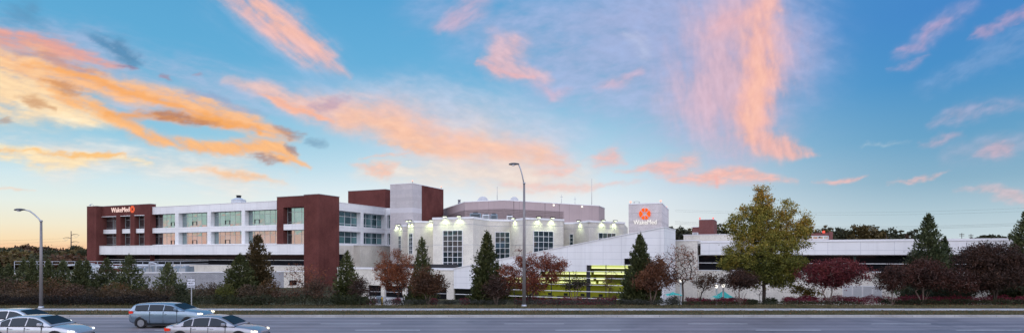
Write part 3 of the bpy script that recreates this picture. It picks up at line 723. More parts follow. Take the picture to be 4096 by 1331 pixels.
# ------------------------------------------------------------------ hospital buildings
def window(parent, P, a0, a1, z0, z1, o, cols, rows, glass, mull, fw=.09, depth=.10, rowz=None, colx=None, name='window'):
    """frame mesh with mullions as a part, its panes as a sub-part; o = offset of the glass plane"""
    fr = MB()
    rz = rowz if rowz is not None else [z0 + (z1 - z0) * k / rows for k in range(1, rows)]
    cx = colx if colx is not None else [a0 + (a1 - a0) * k / cols for k in range(1, cols)]
    fr.pbox(P, a0, a1, z1 - fw, z1, o - .04, o + depth); fr.pbox(P, a0, a1, z0, z0 + fw, o - .04, o + depth)
    fr.pbox(P, a0, a0 + fw, z0 + fw, z1 - fw, o - .04, o + depth - .003); fr.pbox(P, a1 - fw, a1, z0 + fw, z1 - fw, o - .04, o + depth - .003)
    zs = [z0 + fw] + list(rz) + [z1 - fw]
    for z in rz: fr.pbox(P, a0 + fw, a1 - fw, z - fw * .4, z + fw * .4, o - .04, o + depth - .01)
    for a in cx: fr.pbox(P, a - fw * .4, a + fw * .4, z0 + fw, z1 - fw, o - .04, o + depth - .025)
    f = fr.build(name, mull, parent)
    g = MB(); 
    xs = [a0 + fw * .5] + list(cx) + [a1 - fw * .5]; zz = [z0 + fw * .5] + list(rz) + [z1 - fw * .5]
    for xa, xb in zip(xs, xs[1:]):
        for za, zb in zip(zz, zz[1:]):
            w = [random.uniform(-.006, .006) for _ in range(4)]       # each pane a hair out of true
            g.poly([P.pt(xa, za, o + w[0]), P.pt(xb, za, o + w[1]), P.pt(xb, zb, o + w[2]), P.pt(xa, zb, o + w[3])])
    g.build('pane', glass, f, recalc=False)
    return f

def root(name, label, cat, P, px_a=0.0, z=GB):
    p = P.pt(px_a, z, 0)
    return thing(name, label, cat, tuple(p))

def text_mesh(name, body, size, mat, parent, P, a, z, off, depth=.05, bold=.0, align='LEFT', sx=1.0):
    cu = bpy.data.curves.new(name, 'FONT'); cu.body = body; cu.size = size; cu.extrude = depth; cu.align_x = align; cu.offset = bold
    o = bpy.data.objects.new(name, cu); COL.objects.link(o)
    bpy.context.view_layer.update()
    me = bpy.data.meshes.new_from_object(o.evaluated_get(bpy.context.evaluated_depsgraph_get()))
    bpy.data.objects.remove(o); bpy.data.curves.remove(cu)
    n = P.n; t = P.t
    base = P.pt(a, z, off); pl = parent_loc(parent)
    for v in me.vertices:
        x, y, zz = v.co
        w = base + Vector((t.x, t.y, 0)) * (x * sx) + Vector((0, 0, y)) + Vector((n.x, n.y, 0)) * zz
        v.co = w - pl
    me.name = name; me.materials.clear(); me.materials.append(mat)
    ob = bpy.data.objects.new(name, me); COL.objects.link(ob); ob.parent = parent
    return ob

def bez(p0, p1, p2, n=8):
    return [((1 - k / n) ** 2 * p0[0] + 2 * k / n * (1 - k / n) * p1[0] + (k / n) ** 2 * p2[0],
             (1 - k / n) ** 2 * p0[1] + 2 * k / n * (1 - k / n) * p1[1] + (k / n) ** 2 * p2[1]) for k in range(n + 1)]
def arc(a0, a1, n=8):
    return [(math.cos(R(a0 + (a1 - a0) * k / n)), math.sin(R(a0 + (a1 - a0) * k / n))) for k in range(n + 1)]
def emblem(name, mat, parent, P, a, z, rad, off, depth=.12):
    """round emblem of six orange petals"""
    def top(sg):
        pts = arc(95, 128) + bez(arc(128, 128, 1)[0], (-.42, .38), (-.09, .26))[1:]
        return [(sg * -x, y) for x, y in pts]
    sidep = arc(140, 220) + bez(arc(220, 220, 1)[0], (-.48, -.30), (-.28, 0))[1:] + bez((-.28, 0), (-.48, .30), arc(140, 140, 1)[0])[1:-1]
    shapes = [top(1), top(-1), [(x, -y) for x, y in top(1)], [(x, -y) for x, y in top(-1)], sidep, [(-x, y) for x, y in sidep]]
    b = MB()
    for sh in shapes:
        mx, my = sum(p[0] for p in sh) / len(sh), sum(p[1] for p in sh) / len(sh)
        sh = [(mx + (x - mx) * .93, my + (y - my) * .93) for x, y in sh]
        ar = sum(sh[i][0] * sh[(i + 1) % len(sh)][1] - sh[(i + 1) % len(sh)][0] * sh[i][1] for i in range(len(sh)))
        if ar < 0: sh = sh[::-1]
        fr = [P.pt(a + x * rad, z + y * rad, off + depth) for x, y in sh]
        bk = [P.pt(a + x * rad, z + y * rad, off) for x, y in sh]
        b.poly(fr)
        for i in range(len(sh)):
            j = (i + 1) % len(sh); b.poly([bk[i], bk[j], fr[j], fr[i]])
    return b.build(name, mat, parent)

def coping(mb, pts, z, h=.22, w=.12, inn=.5, closed=False):
    """metal cap along a polyline of wall tops (left to right seen from outside)"""
    n = len(pts)
    for k in range(n - 1):
        P = Plane(pts[k], pts[k + 1])
        mb.pbox(P, -.02 * k, P.L + .015 * k, z - h + .004 * (k % 3), z + .03 + .006 * (k % 3), -inn, w + .004 * (k % 2))

# ---------------------------------------------------------------- office wing (left)
def office_wing():
    Pw, Pb, Pp = front(84.0), front(83.5), front(82.5)
    r = root('office_wing', 'three storey white and red brick office wing with two rows of mirrored windows', 'building', Pw, Pw.a(900))
    ZT, ZB, G0 = 14.9, 15.6, GB
    r1, r2, r3, r4 = 6.70, 9.25, 10.35, 13.35            # lower row bottom/top, upper row bottom/top
    aL, aR = Pw.a(600.7), Pw.a(1107.7)
    cols = [(600.7, 700), (714, 829), (842.5, 966), (979.5, 1107.7)]
    holes = [(Pw.a(c0), Pw.a(c1), a, b) for c0, c1 in cols for a, b in ((r1, r2), (r3, r4))]
    b = MB(); b.wall(Pw, aL + .05, aR - .05, 6.5, ZT, 1.0, holes)
    wall = b.build('white_wall', M['white'], r)
    # core of the building, roof and ground floor base
    s0 = 84 * math.tan(math.atan((347.5 - CX) / F) - TH); s1 = -77.9
    b = MB(); b.lbox(s0 + .6, s1 - 1.05, 85.15, 122, G0, 14.3)
    b.lbox(s1 - 1.04, s1 - .95, 89, 105, G0, 6.2)
    b.build('core', M['white'], r)
    b = MB(); b.lbox(s0 + .7, s1 - 1.06, 85.2, 121.9, 14.304, 14.5); b.build('roof', M['roof'], r)
    b = MB(); b.lbox(s0 + .6, s1 - .1, 121.95, 122.4, 14.35, ZT - .1); b.build('rear_parapet', M['white'], r)
    b = MB(); b.wall(Pw, Pb.a(398), Pw.a(1216), G0, 2.35, .8, [])
    b.build('ground_floor_wall', M['cream'], r)
    # white spandrel belt
    Pk = front(82.95)
    b = MB(); b.pbox(Pk, Pk.a(392), Pk.a(1217), 4.56, 6.5, -1.6, 0)
    b.build('belt', M['white'], r)
    b = MB(); b.pbox(Pk, Pk.a(392) - .04, Pk.a(1217), 6.504, 6.56, -.5, .06); b.build('belt_cap', M['cap'], r)
    # ribbon window under the belt
    Pg = front(84.25)
    A0, A1 = Pg.a(399), Pg.a(1218)
    cx = [A0 + (A1 - A0) * k / 22 for k in range(1, 22)]
    window(r, Pg, A0, A1, 2.352, 4.556, -.3, 1, 1, M['glass_dark'], M['mull'], .10, .12, [3.45], None, 'ribbon_window')
    b = MB(); b.pbox(Pw, Pw.a(398), Pw.a(1216), 2.354, 2.44, -.35, .06); b.build('sill', M['cap'], r)
    # windows of the white part
    for c0, c1 in cols:
        n = 6
        for lo, hi, upper in ((r1, r2, 0), (r3, r4, 1)):
            A0, A1 = Pw.a(c0), Pw.a(c1)
            rz = [lo + .42, hi - .78] if upper else [hi - .78]
            cx = [A0 + (A1 - A0) * (.02 + .98 * k / n) for k in range(1, n)]
            f = window(r, Pw, A0, A1, lo, hi, -.98, n, 1, M['glass_sky'], M['mull_grey'], .065, .06, rz, cx)
            # one small opening sash in each window
            k = [4, 2, 2, 1][cols.index((c0, c1))]
            xa, xb = cx[k - 1], cx[k]
            q = MB(); z0 = rz[0] if upper else lo + .1
            q.pbox(Pw, xa + .05, xb - .05, z0 + .72, z0 + .8, -.97, -.85); q.pbox(Pw, xa + .05, xa + .12, z0, z0 + .72, -.97, -.86); q.pbox(Pw, xb - .12, xb - .05, z0, z0 + .72, -.97, -.86)
            q.build('sash', M['mull_dark'], f)
    b = MB(); b.pbox(Pw, aL + .06, aR - .06, ZT + .002, ZT + .09, -1.05, .06); b.build('parapet_cap', M['cap'], r)
    # brick frame at the left end
    ops = [(401, 465), (482, 520.6), (537.7, 577.5)]
    b = MB(); b.wall(Pb, Pb.a(384), Pb.a(600.7), G0, ZB, 1.3, [(Pb.a(c0), Pb.a(c1), 6.5, 13.3) for c0, c1 in ops] + [(Pb.a(399), Pb.a(600), 2.34, 4.6)])
    b.build('brick_frame', M['brick'], r)
    b = MB()
    for c0, c1 in ops: b.pbox(Pb, Pb.a(c0) + .003, Pb.a(c1) - .003, 9.35, 10.3, -1.25, -.35)
    b.build('white_spandrel', M['white'], r)
    b = MB()
    for c0, c1 in ops: b.pbox(Pb, Pb.a(c0) + .004, Pb.a(c1) - .004, 13.18, 13.297, -1.2, .03)
    b.build('white_lintel', M['cap'], r)
    for c0, c1 in ops:
        for lo, hi in ((6.5, 9.348), (10.302, 13.178)):
            A0, A1 = Pb.a(c0), Pb.a(c1)
            window(r, Pb, A0 + .004, A1 - .004, lo, hi, -1.1, 2 if c1 - c0 > 50 else 2, 1, M['glass_sky'], M['mull_grey'], .065, .06, [lo + .45, hi - .8])
    # pylon
    Py = front(82.3)
    b = MB(); b.pbox(Py, Py.a(347.5), Py.a(385), G0, ZB + .004, -2.4, 0); b.build('brick_pylon', M['brick'], r)
    b = MB(); b.pbox(Py, Py.a(347.5) - .05, Py.a(385) + .05, ZB + .006, ZB + .10, -2.4, .06); b.pbox(Pb, Py.a(385) + 1.2, Pb.a(600.7) + .05, ZB + .003, ZB + .09, -1.35, .05)
    b.build('brick_cap', M['mull_grey'], r)
    # brick block at the right end
    b = MB()
    b.wall(Pb, Pb.a(1107.7), Pb.a(1218), 6.5, ZB - .003, 1.3, [(Pb.a(1133), Pb.a(1218) , r1 - .2, 13.55)])
    b.build('brick_surround', M['brick'], r)
    A0, A1 = Pb.a(1133), Pb.a(1219)
    b = MB(); b.pbox(Pb, A0 + .003, A1, 9.25, 10.35, -1.25, -.06); b.build('white_spandrel', M['white'], r)
    for lo, hi in ((6.5, 9.248), (10.352, 13.547)):
        window(r, Pb, A0 + .004, A1, lo, hi, -1.1, 3, 1, M['glass_sky'], M['mull_grey'], .065, .06, [hi - .85, lo + .45] if lo > 9 else [hi - .85])
    sA = W(0, 0)
    sp0 = 82.5 * math.tan(math.atan((1215.5 - CX) / F) - TH); sp1 = 82.5 * math.tan(math.atan((1274.3 - CX) / F) - TH)
    b = MB(); b.lbox(sp0, sp1, 82.5, 88.1, G0, ZB); b.build('brick_pier', M['brick'], r)
    b = MB(); b.lbox(sp0 - .05, sp1 + .05, 82.44, 88.2, ZB + .003, ZB + .10); b.pbox(Pb, Pb.a(1107.7) - .05, Pb.a(1215.5) - .08, ZB + .002, ZB + .08, -1.35, .05); b.build('brick_cap', M['mull_grey'], r)
    # side elevation
    Ps = side(s1, 88.05, 106.4)
    zo = [(r1, r2), (r3, r4)]
    sc = [(1340, 1442.5), (1454.5, 1541)]
    hs = [(max(.4, Ps.a(c0)), min(Ps.L - .05, Ps.a(c1)), a, e) for c0, c1 in sc for a, e in zo]
    b = MB(); b.wall(Ps, 0, Ps.L - .02, 6.35, ZT - .004, 1.0, hs); b.build('side_wall', M['white'], r)
    b = MB(); b.pbox(Ps, .02, Ps.L, ZT, ZT + .085, -1.05, .06); b.build('parapet_cap', M['cap'], r)
    for h in hs:
        rz = [h[2] + .5, h[3] - 1.05] if h[2] > 9 else [h[2] + .12 + .0001, h[3] - 1.05]
        window(r, Ps, h[0], h[1], h[2], h[3], -.97, 4, 1, M['glass_teal'], M['mull'], .08, .10, rz)
    Pi = front(106.4)
    ai0, ai1 = (Vector(W(s1, 106.4)) - Pi.P0).dot(Pi.t), Pi.a(1580)
    h2 = [(Pi.a(1549), Pi.a(1562), a, e) for a, e in zo]
    b = MB(); b.wall(Pi, ai0 + .01, ai1, 6.35, ZT - .01, 1.0, h2); b.build('end_wall', M['white'], r)
    for h in h2: window(r, Pi, h[0], h[1], h[2], h[3], -.6, 1, 1, M['glass_teal'], M['mull'], .08, .10, [h[3] - 1.05])
    # block base below the side windows
    b = MB(); b.lbox(-77.2 - 8, -77.2, 88.15, 106.35, G0, 6.34)
    b.lbox(-77.25, -75.5, 94.8, 106.3, G0, 6.36); b.build('block_base', M['cream'], r)
    b = MB(); b.lbox(-77.25, -75.4, 94.7, 106.32, 6.364, 6.46); b.build('base_cap', M['cap'], r)
    Pd = side(-77.2, 88.15, 106)
    window(r, Pd, .6, 3.4, 2.0, 4.6, .03, 1, 1, M['glass_dark'], M['mull_dark'], .08, .08, [2.9], None, 'dark_window')
    # rooftop brick penthouse
    sq0 = 106.4 * math.tan(math.atan((1391.8 - CX) / F) - TH)
    b = MB(); b.lbox(sq0, s1 - .01, 106.45, 119, 14.2, 19.1); b.build('brick_penthouse', M['brick'], r)
    b = MB(); b.lbox(sq0 - .06, s1 + .05, 106.39, 119.06, 19.104, 19.2); b.build('penthouse_cap', M['mull_grey'], r)
    # lit sign
    Z = Pb.z(500, 840)
    a0 = Pb.a(446)
    text_mesh('sign_lettering', 'WakeMed', 1.55, M['letter_pink'], r, Pb, a0, Pb.z(470, 848), .05, .05, .0, sx=1.0)
    emblem('emblem', M['logo_red'], r, Pb, Pb.a(531), Pb.z(529, 836.5), .80, .05, .10)
    return r

def stair_tower():
    P = front(100.0)
    s0 = 100 * math.tan(math.atan((1560.6 - CX) / F) - TH); s1 = -66.4
    r = root('stair_tower', 'tall pale block stair tower with brick rear half, highest point of the roofline', 'building', P, P.a(1605))
    b = MB(); b.lbox(s0, s1, 100, 103.4, GB, 19.1); b.lbox(s0, s0 + 1.2, 103.404, 112.3, GB, 19.09); b.build('block_shaft', M['cream_shaft'], r)
    b = MB(); b.lbox(s0 + 1.25, s1 - .02, 103.404, 112.4, GB, 19.08); b.build('brick_shaft', M['brick'], r)
    b = MB(); b.lbox(s0 - .06, s1 + .06, 99.94, 112.46, 19.104, 19.22); b.build('roof_cap', M['cap'], r)
    for s, d in ((s1 - .3, 100.4), (s1 - .3, 111.9)):
        x, y = W(s, d)
        q = MB(); q.lathe((x, y, 19.22), [(.05, 0), (.05, .35)], 8); p = q.build('beacon_post', M['black'], r)
        q = MB(); q.lathe((x, y, 19.56), [(.05, 0), (.13, .06), (.15, .2), (.07, .3)], 12); q.build('beacon_lamp', M['beacon'], p)

def flood(parent, P, px, ztop, n_off=.42, power=60):
    a = P.a(px)
    b = MB(); b.pbox(P, a - .36, a + .36, ztop + .10, ztop + .27, .12, .62)
    b.pbox(P, a - .06, a + .06, ztop - .05, ztop + .10, -.2, .3); o = b.build('floodlight', M['black'], parent)
    q = MB(); q.pbox(P, a - .26, a + .26, ztop + .04, ztop + .098, .22, .55); q.build('lens', M['flood_lens'], o)
    l = bpy.data.lights.new('flood_beam', 'SPOT'); l.energy = power; l.color = (.80, 1.0, .50); l.spot_size = R(115); l.spot_blend = .8; l.shadow_soft_size = .15
    lo = bpy.data.objects.new('flood_beam', l); COL.objects.link(lo); lo.parent = o
    p = P.pt(a, ztop - .08, .62)
    lo.location = p - parent_loc(o)
    d = Vector((-P.n.x * .28, -P.n.y * .28, -1)).normalized()
    lo.rotation_euler = (-d).to_track_quat('Z', 'Y').to_euler()

def pavilion():
    K = 6.0; ZP = H + K
    raw = [(1588, 121), (1610.7, 117), (1630, 117.2), (1630.2, 106), (1658.6, 102.4), (1731.8, 103.6), (1732, 93.6), (1892.7, 91.3), (1955, 97.7), (2041, 98.8),
           (2105.6, 93.4), (2253.7, 97.8), (2254.2, 107.6), (2296, 106.9), (2355.5, 101.2), (2497, 106.9)]
    pts = [Vector(ray(p, y)) for p, y in raw]
    r = thing('block_pavilion', 'cream block pavilion of stepped bays with gridded windows under floodlights', 'building', (pts[7].x, pts[7].y, GB))
    b = MB(); b.prism(pts + [Vector((24.5, 122)), Vector((-18, 126))], GB, ZP - .3); b.build('bay_wall', M['cream'], r)
    b = MB()
    zt = {0: 10.5, 1: 10.5, 2: 10.5}
    coping(b, pts, ZP, .30, .07, .45); b.build('coping', M['cap'], r)
    F_ = [Plane(pts[i], pts[i + 1]) for i in range(len(pts) - 1)]
    def bay(fi, p0, p1, y0, y1, cols, rows, glass='glass_bay'):
        P = F_[fi]; pm = (p0 + p1) / 2
        z1, z0 = P.z(pm, y0), P.z(pm, y1)
        window(r, P, P.a(p0), P.a(p1), z0, z1, .03, cols, rows, M[glass], M['mull'], .085, .06)
    bay(6, 1772, 1851, 920, 1070, 4, 7); bay(8, 1980, 2039, 927, 1035, 3, 5); bay(10, 2133, 2213, 923, 1012, 4, 4)
    bay(12, 2278.6, 2294, 935, 981, 1, 3); bay(14, 2393, 2462.5, 930.6, 975, 4, 2)
    bay(0, 1593, 1604.5, 942, 1010, 2, 4); bay(3, 1637, 1651, 933, 1015, 2, 5)
    # limestone course lines
    b = MB()
    for i, P in enumerate(F_):
        if P.L < .3: continue
        for z in (9.35, 6.1): b.pbox(P, .02, P.L - .02, z - .03, z + .03, -.05, .012 + .002 * (i % 2))
    b.build('course_line', M['mull_grey'], r)
    for fi, ps in ((0, (1594, 1603)), (3, (1636, 1648)), (4, (1722,)), (6, (1783, 1839)), (9, (2060,)), (10, (2150, 2205)), (13, (2321,)), (14, (2407, 2455))):
        for p in ps: flood(r, F_[fi], p, ZP, power=160)
    # low roof units
    return r, F_, pts

def drum():
    K = 10.6; ZT = H + K
    pts = [Vector(ray(p, y)) for p, y in ((1759, 138), (1859.8, 115.2), (2018.7, 111.7), (2395.6, 124.5), (2418.6, 130.7))]
    r = thing('rooftop_drum', 'mauve many-sided rooftop block with louvre bands behind the floodlit bays', 'building', (pts[2].x, pts[2].y, 10.2))
    b = MB(); b.prism(pts + [Vector((22, 152)), Vector((-10, 158))], 10.0, ZT); b.build('precast_wall', M['drum'], r)
    b = MB(); coping(b, pts, ZT, .12, .06, .5); b.build('coping', M['cap'], r)
    b = MB()
    F_ = [Plane(pts[i], pts[i + 1]) for i in range(4)]
    zt = F_[1].z(2018, 834)
    spans = [(0, F_[0].a(1795), F_[0].L), (1, 0, F_[1].L), (2, 0, F_[2].a(2253.7))]
    for fi, a0, a1 in spans:
        z = 10.3
        while z < zt - .1:
            P = F_[fi]
            c = [P.pt(a0, 0, .16), P.pt(a1, 0, .16), P.pt(a1, 0, .02), P.pt(a0, 0, .02)]
            b.hexa([(c[0].x, c[0].y, z), (c[1].x, c[1].y, z), (c[2].x, c[2].y, z + .10), (c[3].x, c[3].y, z + .10)],
                   [(c[0].x, c[0].y, z + .07), (c[1].x, c[1].y, z + .07), (c[2].x, c[2].y, z + .17), (c[3].x, c[3].y, z + .17)])
            z += .30
    b.build('louvre_band', mat_plain('louvre_slat', (.29, .225, .23), .6, 0, .3, .08), r)
    # vertical joints and lamps
    for p in (2055, 2180, 2237):
        b = MB(); a = F_[2].a(p); b.pbox(F_[2], a - .04, a + .04, 10.2, ZT - .13, -.1, .015); b.build('joint', M['mull_dark'], r)
    for p in (2213.6, 2327):
        a = F_[2].a(p); q = MB(); z = F_[2].z(p, 820 if p < 2300 else 826)
        q.pbox(F_[2], a - .13, a + .13, z - .16, z + .16, .02, .25); q.build('wall_lamp', M['lamp_white'], r)
    # exhaust hoods on the roof
    def hood(name, px0, px1, ytop, Y, lab):
        x0, x1 = ray(px0, Y)[0], ray(px1, Y)[0]; h = (HY - ytop) / F * Y + H - ZT
        t_ = thing(name, lab, 'exhaust hood', ((x0 + x1) / 2, Y, ZT), 'exhaust hoods on the drum roof')
        q = MB(); n = 14; w = x1 - x0
        pr = [(x0, ZT - .05), (x1, ZT - .05), (x1, ZT + h * .45)]
        for k in range(n + 1):
            an = R(0 + 150 * k / n)
            pr.append((x0 + w * .62 + w * .38 * math.cos(an), ZT + h * .45 + h * .55 * math.sin(an)))
        A = [(x, Y, z) for x, z in pr]; B = [(x, Y + 2.4, z) for x, z in pr]
        q.poly(A[::-1]); q.poly(B)
        for k in range(len(pr)):
            l = (k + 1) % len(pr); q.poly([A[k], A[l], B[l], B[k]])
        q.build('hood', M['galv_white'], t_)
        q = MB(); q.box(x0 + .2, x0 + w * .55, Y - .08, Y - .02, ZT + .1, ZT + h * .4); q.build('vent_grille', M['mull_grey'], t_)
    hood('exhaust_hood', 1898, 1952, 785, 121, 'pale curved exhaust hood with sloping duct, left one on the mauve roof block')
    hood('exhaust_hood', 2030, 2074, 786, 121, 'pale round-backed exhaust hood just left of the tall street lamp')
    q = None
    def mast(px, ytop, Y, z0, rad, lab, group='radio masts on the roof'):
        z1 = H + (HY - ytop) / F * Y; x, y = ray(px, Y)
        t_ = thing('radio_mast', lab, 'mast', (x, y, z0), group)
        q = MB(); q.tube([(x, y, z0), (x, y, z1)], [rad, rad * .6], 6); q.build('pole', M['galv'], t_)
        q = MB(); q.box(x - .25, x + .25, y - .25, y + .25, z0 - .1, z0 + .15); q.build('foot', M['galv'], t_)
        if z1 - z0 < 3:
            q = MB(); q.tube([(x - .3, y, z1 - .5), (x + .3, y, z1 - .5)], .03, 5); q.build('cross_arm', M['galv'], t_)
    mast(1988.7, 746, 118, ZT, .06, 'thin radio mast between the two exhaust hoods')
    mast(2246, 778, 126, ZT, .05, 'short radio mast right of the street lamp, left one of the pair')
    mast(2300, 788, 128, ZT, .05, 'short radio mast, right one of the pair on the mauve roof')
    mast(2367, 715, 130, ZT, .06, 'tallest thin radio mast near the right end of the mauve roof')
    x, y = ray(1837, 128)
    t_ = thing('flue_pipe', 'squat grey flue pipe at the left end of the mauve roof', 'flue', (x, y, ZT))
    q = MB(); q.lathe((x, y, ZT - .1), [(.3, 0), (.3, .9), (.33, .95), (.33, 1.1)], 12); q.build('stack', M['galv'], t_)
    q = MB(); q.lathe((x, y, ZT + 1.0), [(.28, 0), (.28, .5), (.36, .5), (.36, .62)], 12); q.build('rain_cap', M['galv'], t_)

def roof_units(F_):
    def unit(px0, px1, y0, Y, lab, mat):
        z0 = 10.2; x0, x1 = ray(px0, Y)[0], ray(px1, Y)[0]; z1 = H + (HY - y0) / F * Y
        t_ = thing('air_conditioner', lab, 'air conditioner', ((x0 + x1) / 2, Y, z0), 'air conditioners on the pavilion roof')
        q = MB(); q.box(x0, x1, Y - .7, Y + .7, z0, z1); q.build('casing', mat, t_, bevel=.04)
        q = MB()
        for k in range(6): q.box(x0 + .15, x1 - .15, Y - .76, Y - .70, z0 + .2 + k * (z1 - z0 - .3) / 6, z0 + .28 + k * (z1 - z0 - .3) / 6)
        q.build('grille', M['mull_dark'], t_)
        q = MB(); q.lathe(((x0 + x1) / 2, Y, z1), [(.4, 0), (.45, .12), (.4, .18)], 14); q.build('fan_guard', M['mull_dark'], t_)
    unit(1880, 1924, 853, 97, 'grey louvred air conditioner on the roof over the widest bay', M['grey_unit'])
    unit(1930, 1958, 858, 104, 'small pale air conditioner behind the pavilion parapet, middle of the three', M['galv_white'])
    unit(1962, 1990, 857, 104, 'boxy grey air conditioner right of the small pale one on the pavilion roof', M['grey_unit'])
    unit(2027, 2050, 863, 105, 'white square roof unit left of the street lamp over the recessed bay', M['cap'])

def sign_tower():
    A, B, C = Vector(ray(2514.5, 89.9)), Vector(ray(2647, 88)), Vector(ray(2674.7, 100.8))
    ZT = H + 207.4 * 88 / F
    r = thing('sign_tower', 'square grey block tower carrying a lit orange emblem and white lettering', 'tower', (A.x, A.y, GB))
    b = MB(); b.prism([A, B, C, A + (C - B)], GB, ZT); b.build('block_shaft', M['tower'], r)
    b = MB(); coping(b, [A, B, C], ZT + .01, .14, .05, .4); b.build('coping', M['cap'], r)
    P = Plane(A, B)
    emblem('emblem', M['logo'], r, P, P.a(2579.5), P.z(2579, 854.5), .88, .06, .12)
    text_mesh('sign_lettering', 'WakeMed', .96, M['letter'], r, P, P.a(2534.5), P.z(2580, 896), .06, .05, .0, sx=.88)
    b = MB()
    for i in range(6):
        for (px, y0, y1) in ((2546 + i * 0, 0, 0),): pass
    # roof access ladder hoop
    q = MB(); z = ZT; a0, a1 = P.a(2532), P.a(2553)
    for a in (a0, a1): q.tube([P.pt(a, z, -.6), P.pt(a, z + .38, -.6)], .025, 6)
    q.tube([P.pt(a0, z + .38, -.6), P.pt(a1, z + .38, -.6)], .025, 6); q.tube([P.pt(a0, z + .38, -.6), P.pt(a0, z + .38, -1.3), P.pt(a0, z, -1.3)], .025, 6); q.tube([P.pt(a1, z + .38, -.6), P.pt(a1, z + .38, -1.3), P.pt(a1, z, -1.3)], .025, 6)
    q.build('roof_rail', M['galv'], r)
    P2 = Plane(B, C)
    for p in (P.pt(P.a(2521), 0, -.3), P.pt(P.a(2642), 0, -.3), P2.pt(P2.L * .9, 0, -.3)):
        q = MB(); q.lathe((p.x, p.y, ZT), [(.04, 0), (.04, .18)], 8); s = q.build('beacon_post', M['black'], r)
        q = MB(); q.lathe((p.x, p.y, ZT + .17), [(.05, 0), (.14, .06), (.16, .2), (.08, .3)], 12); q.build('beacon_lamp', M['beacon'], s)
    window(r, P2, P2.L * .25, P2.L * .45, P2.z(2660, 985), P2.z(2660, 945), .03, 1, 3, M['glass_dark'], M['mull'], .08, .08)

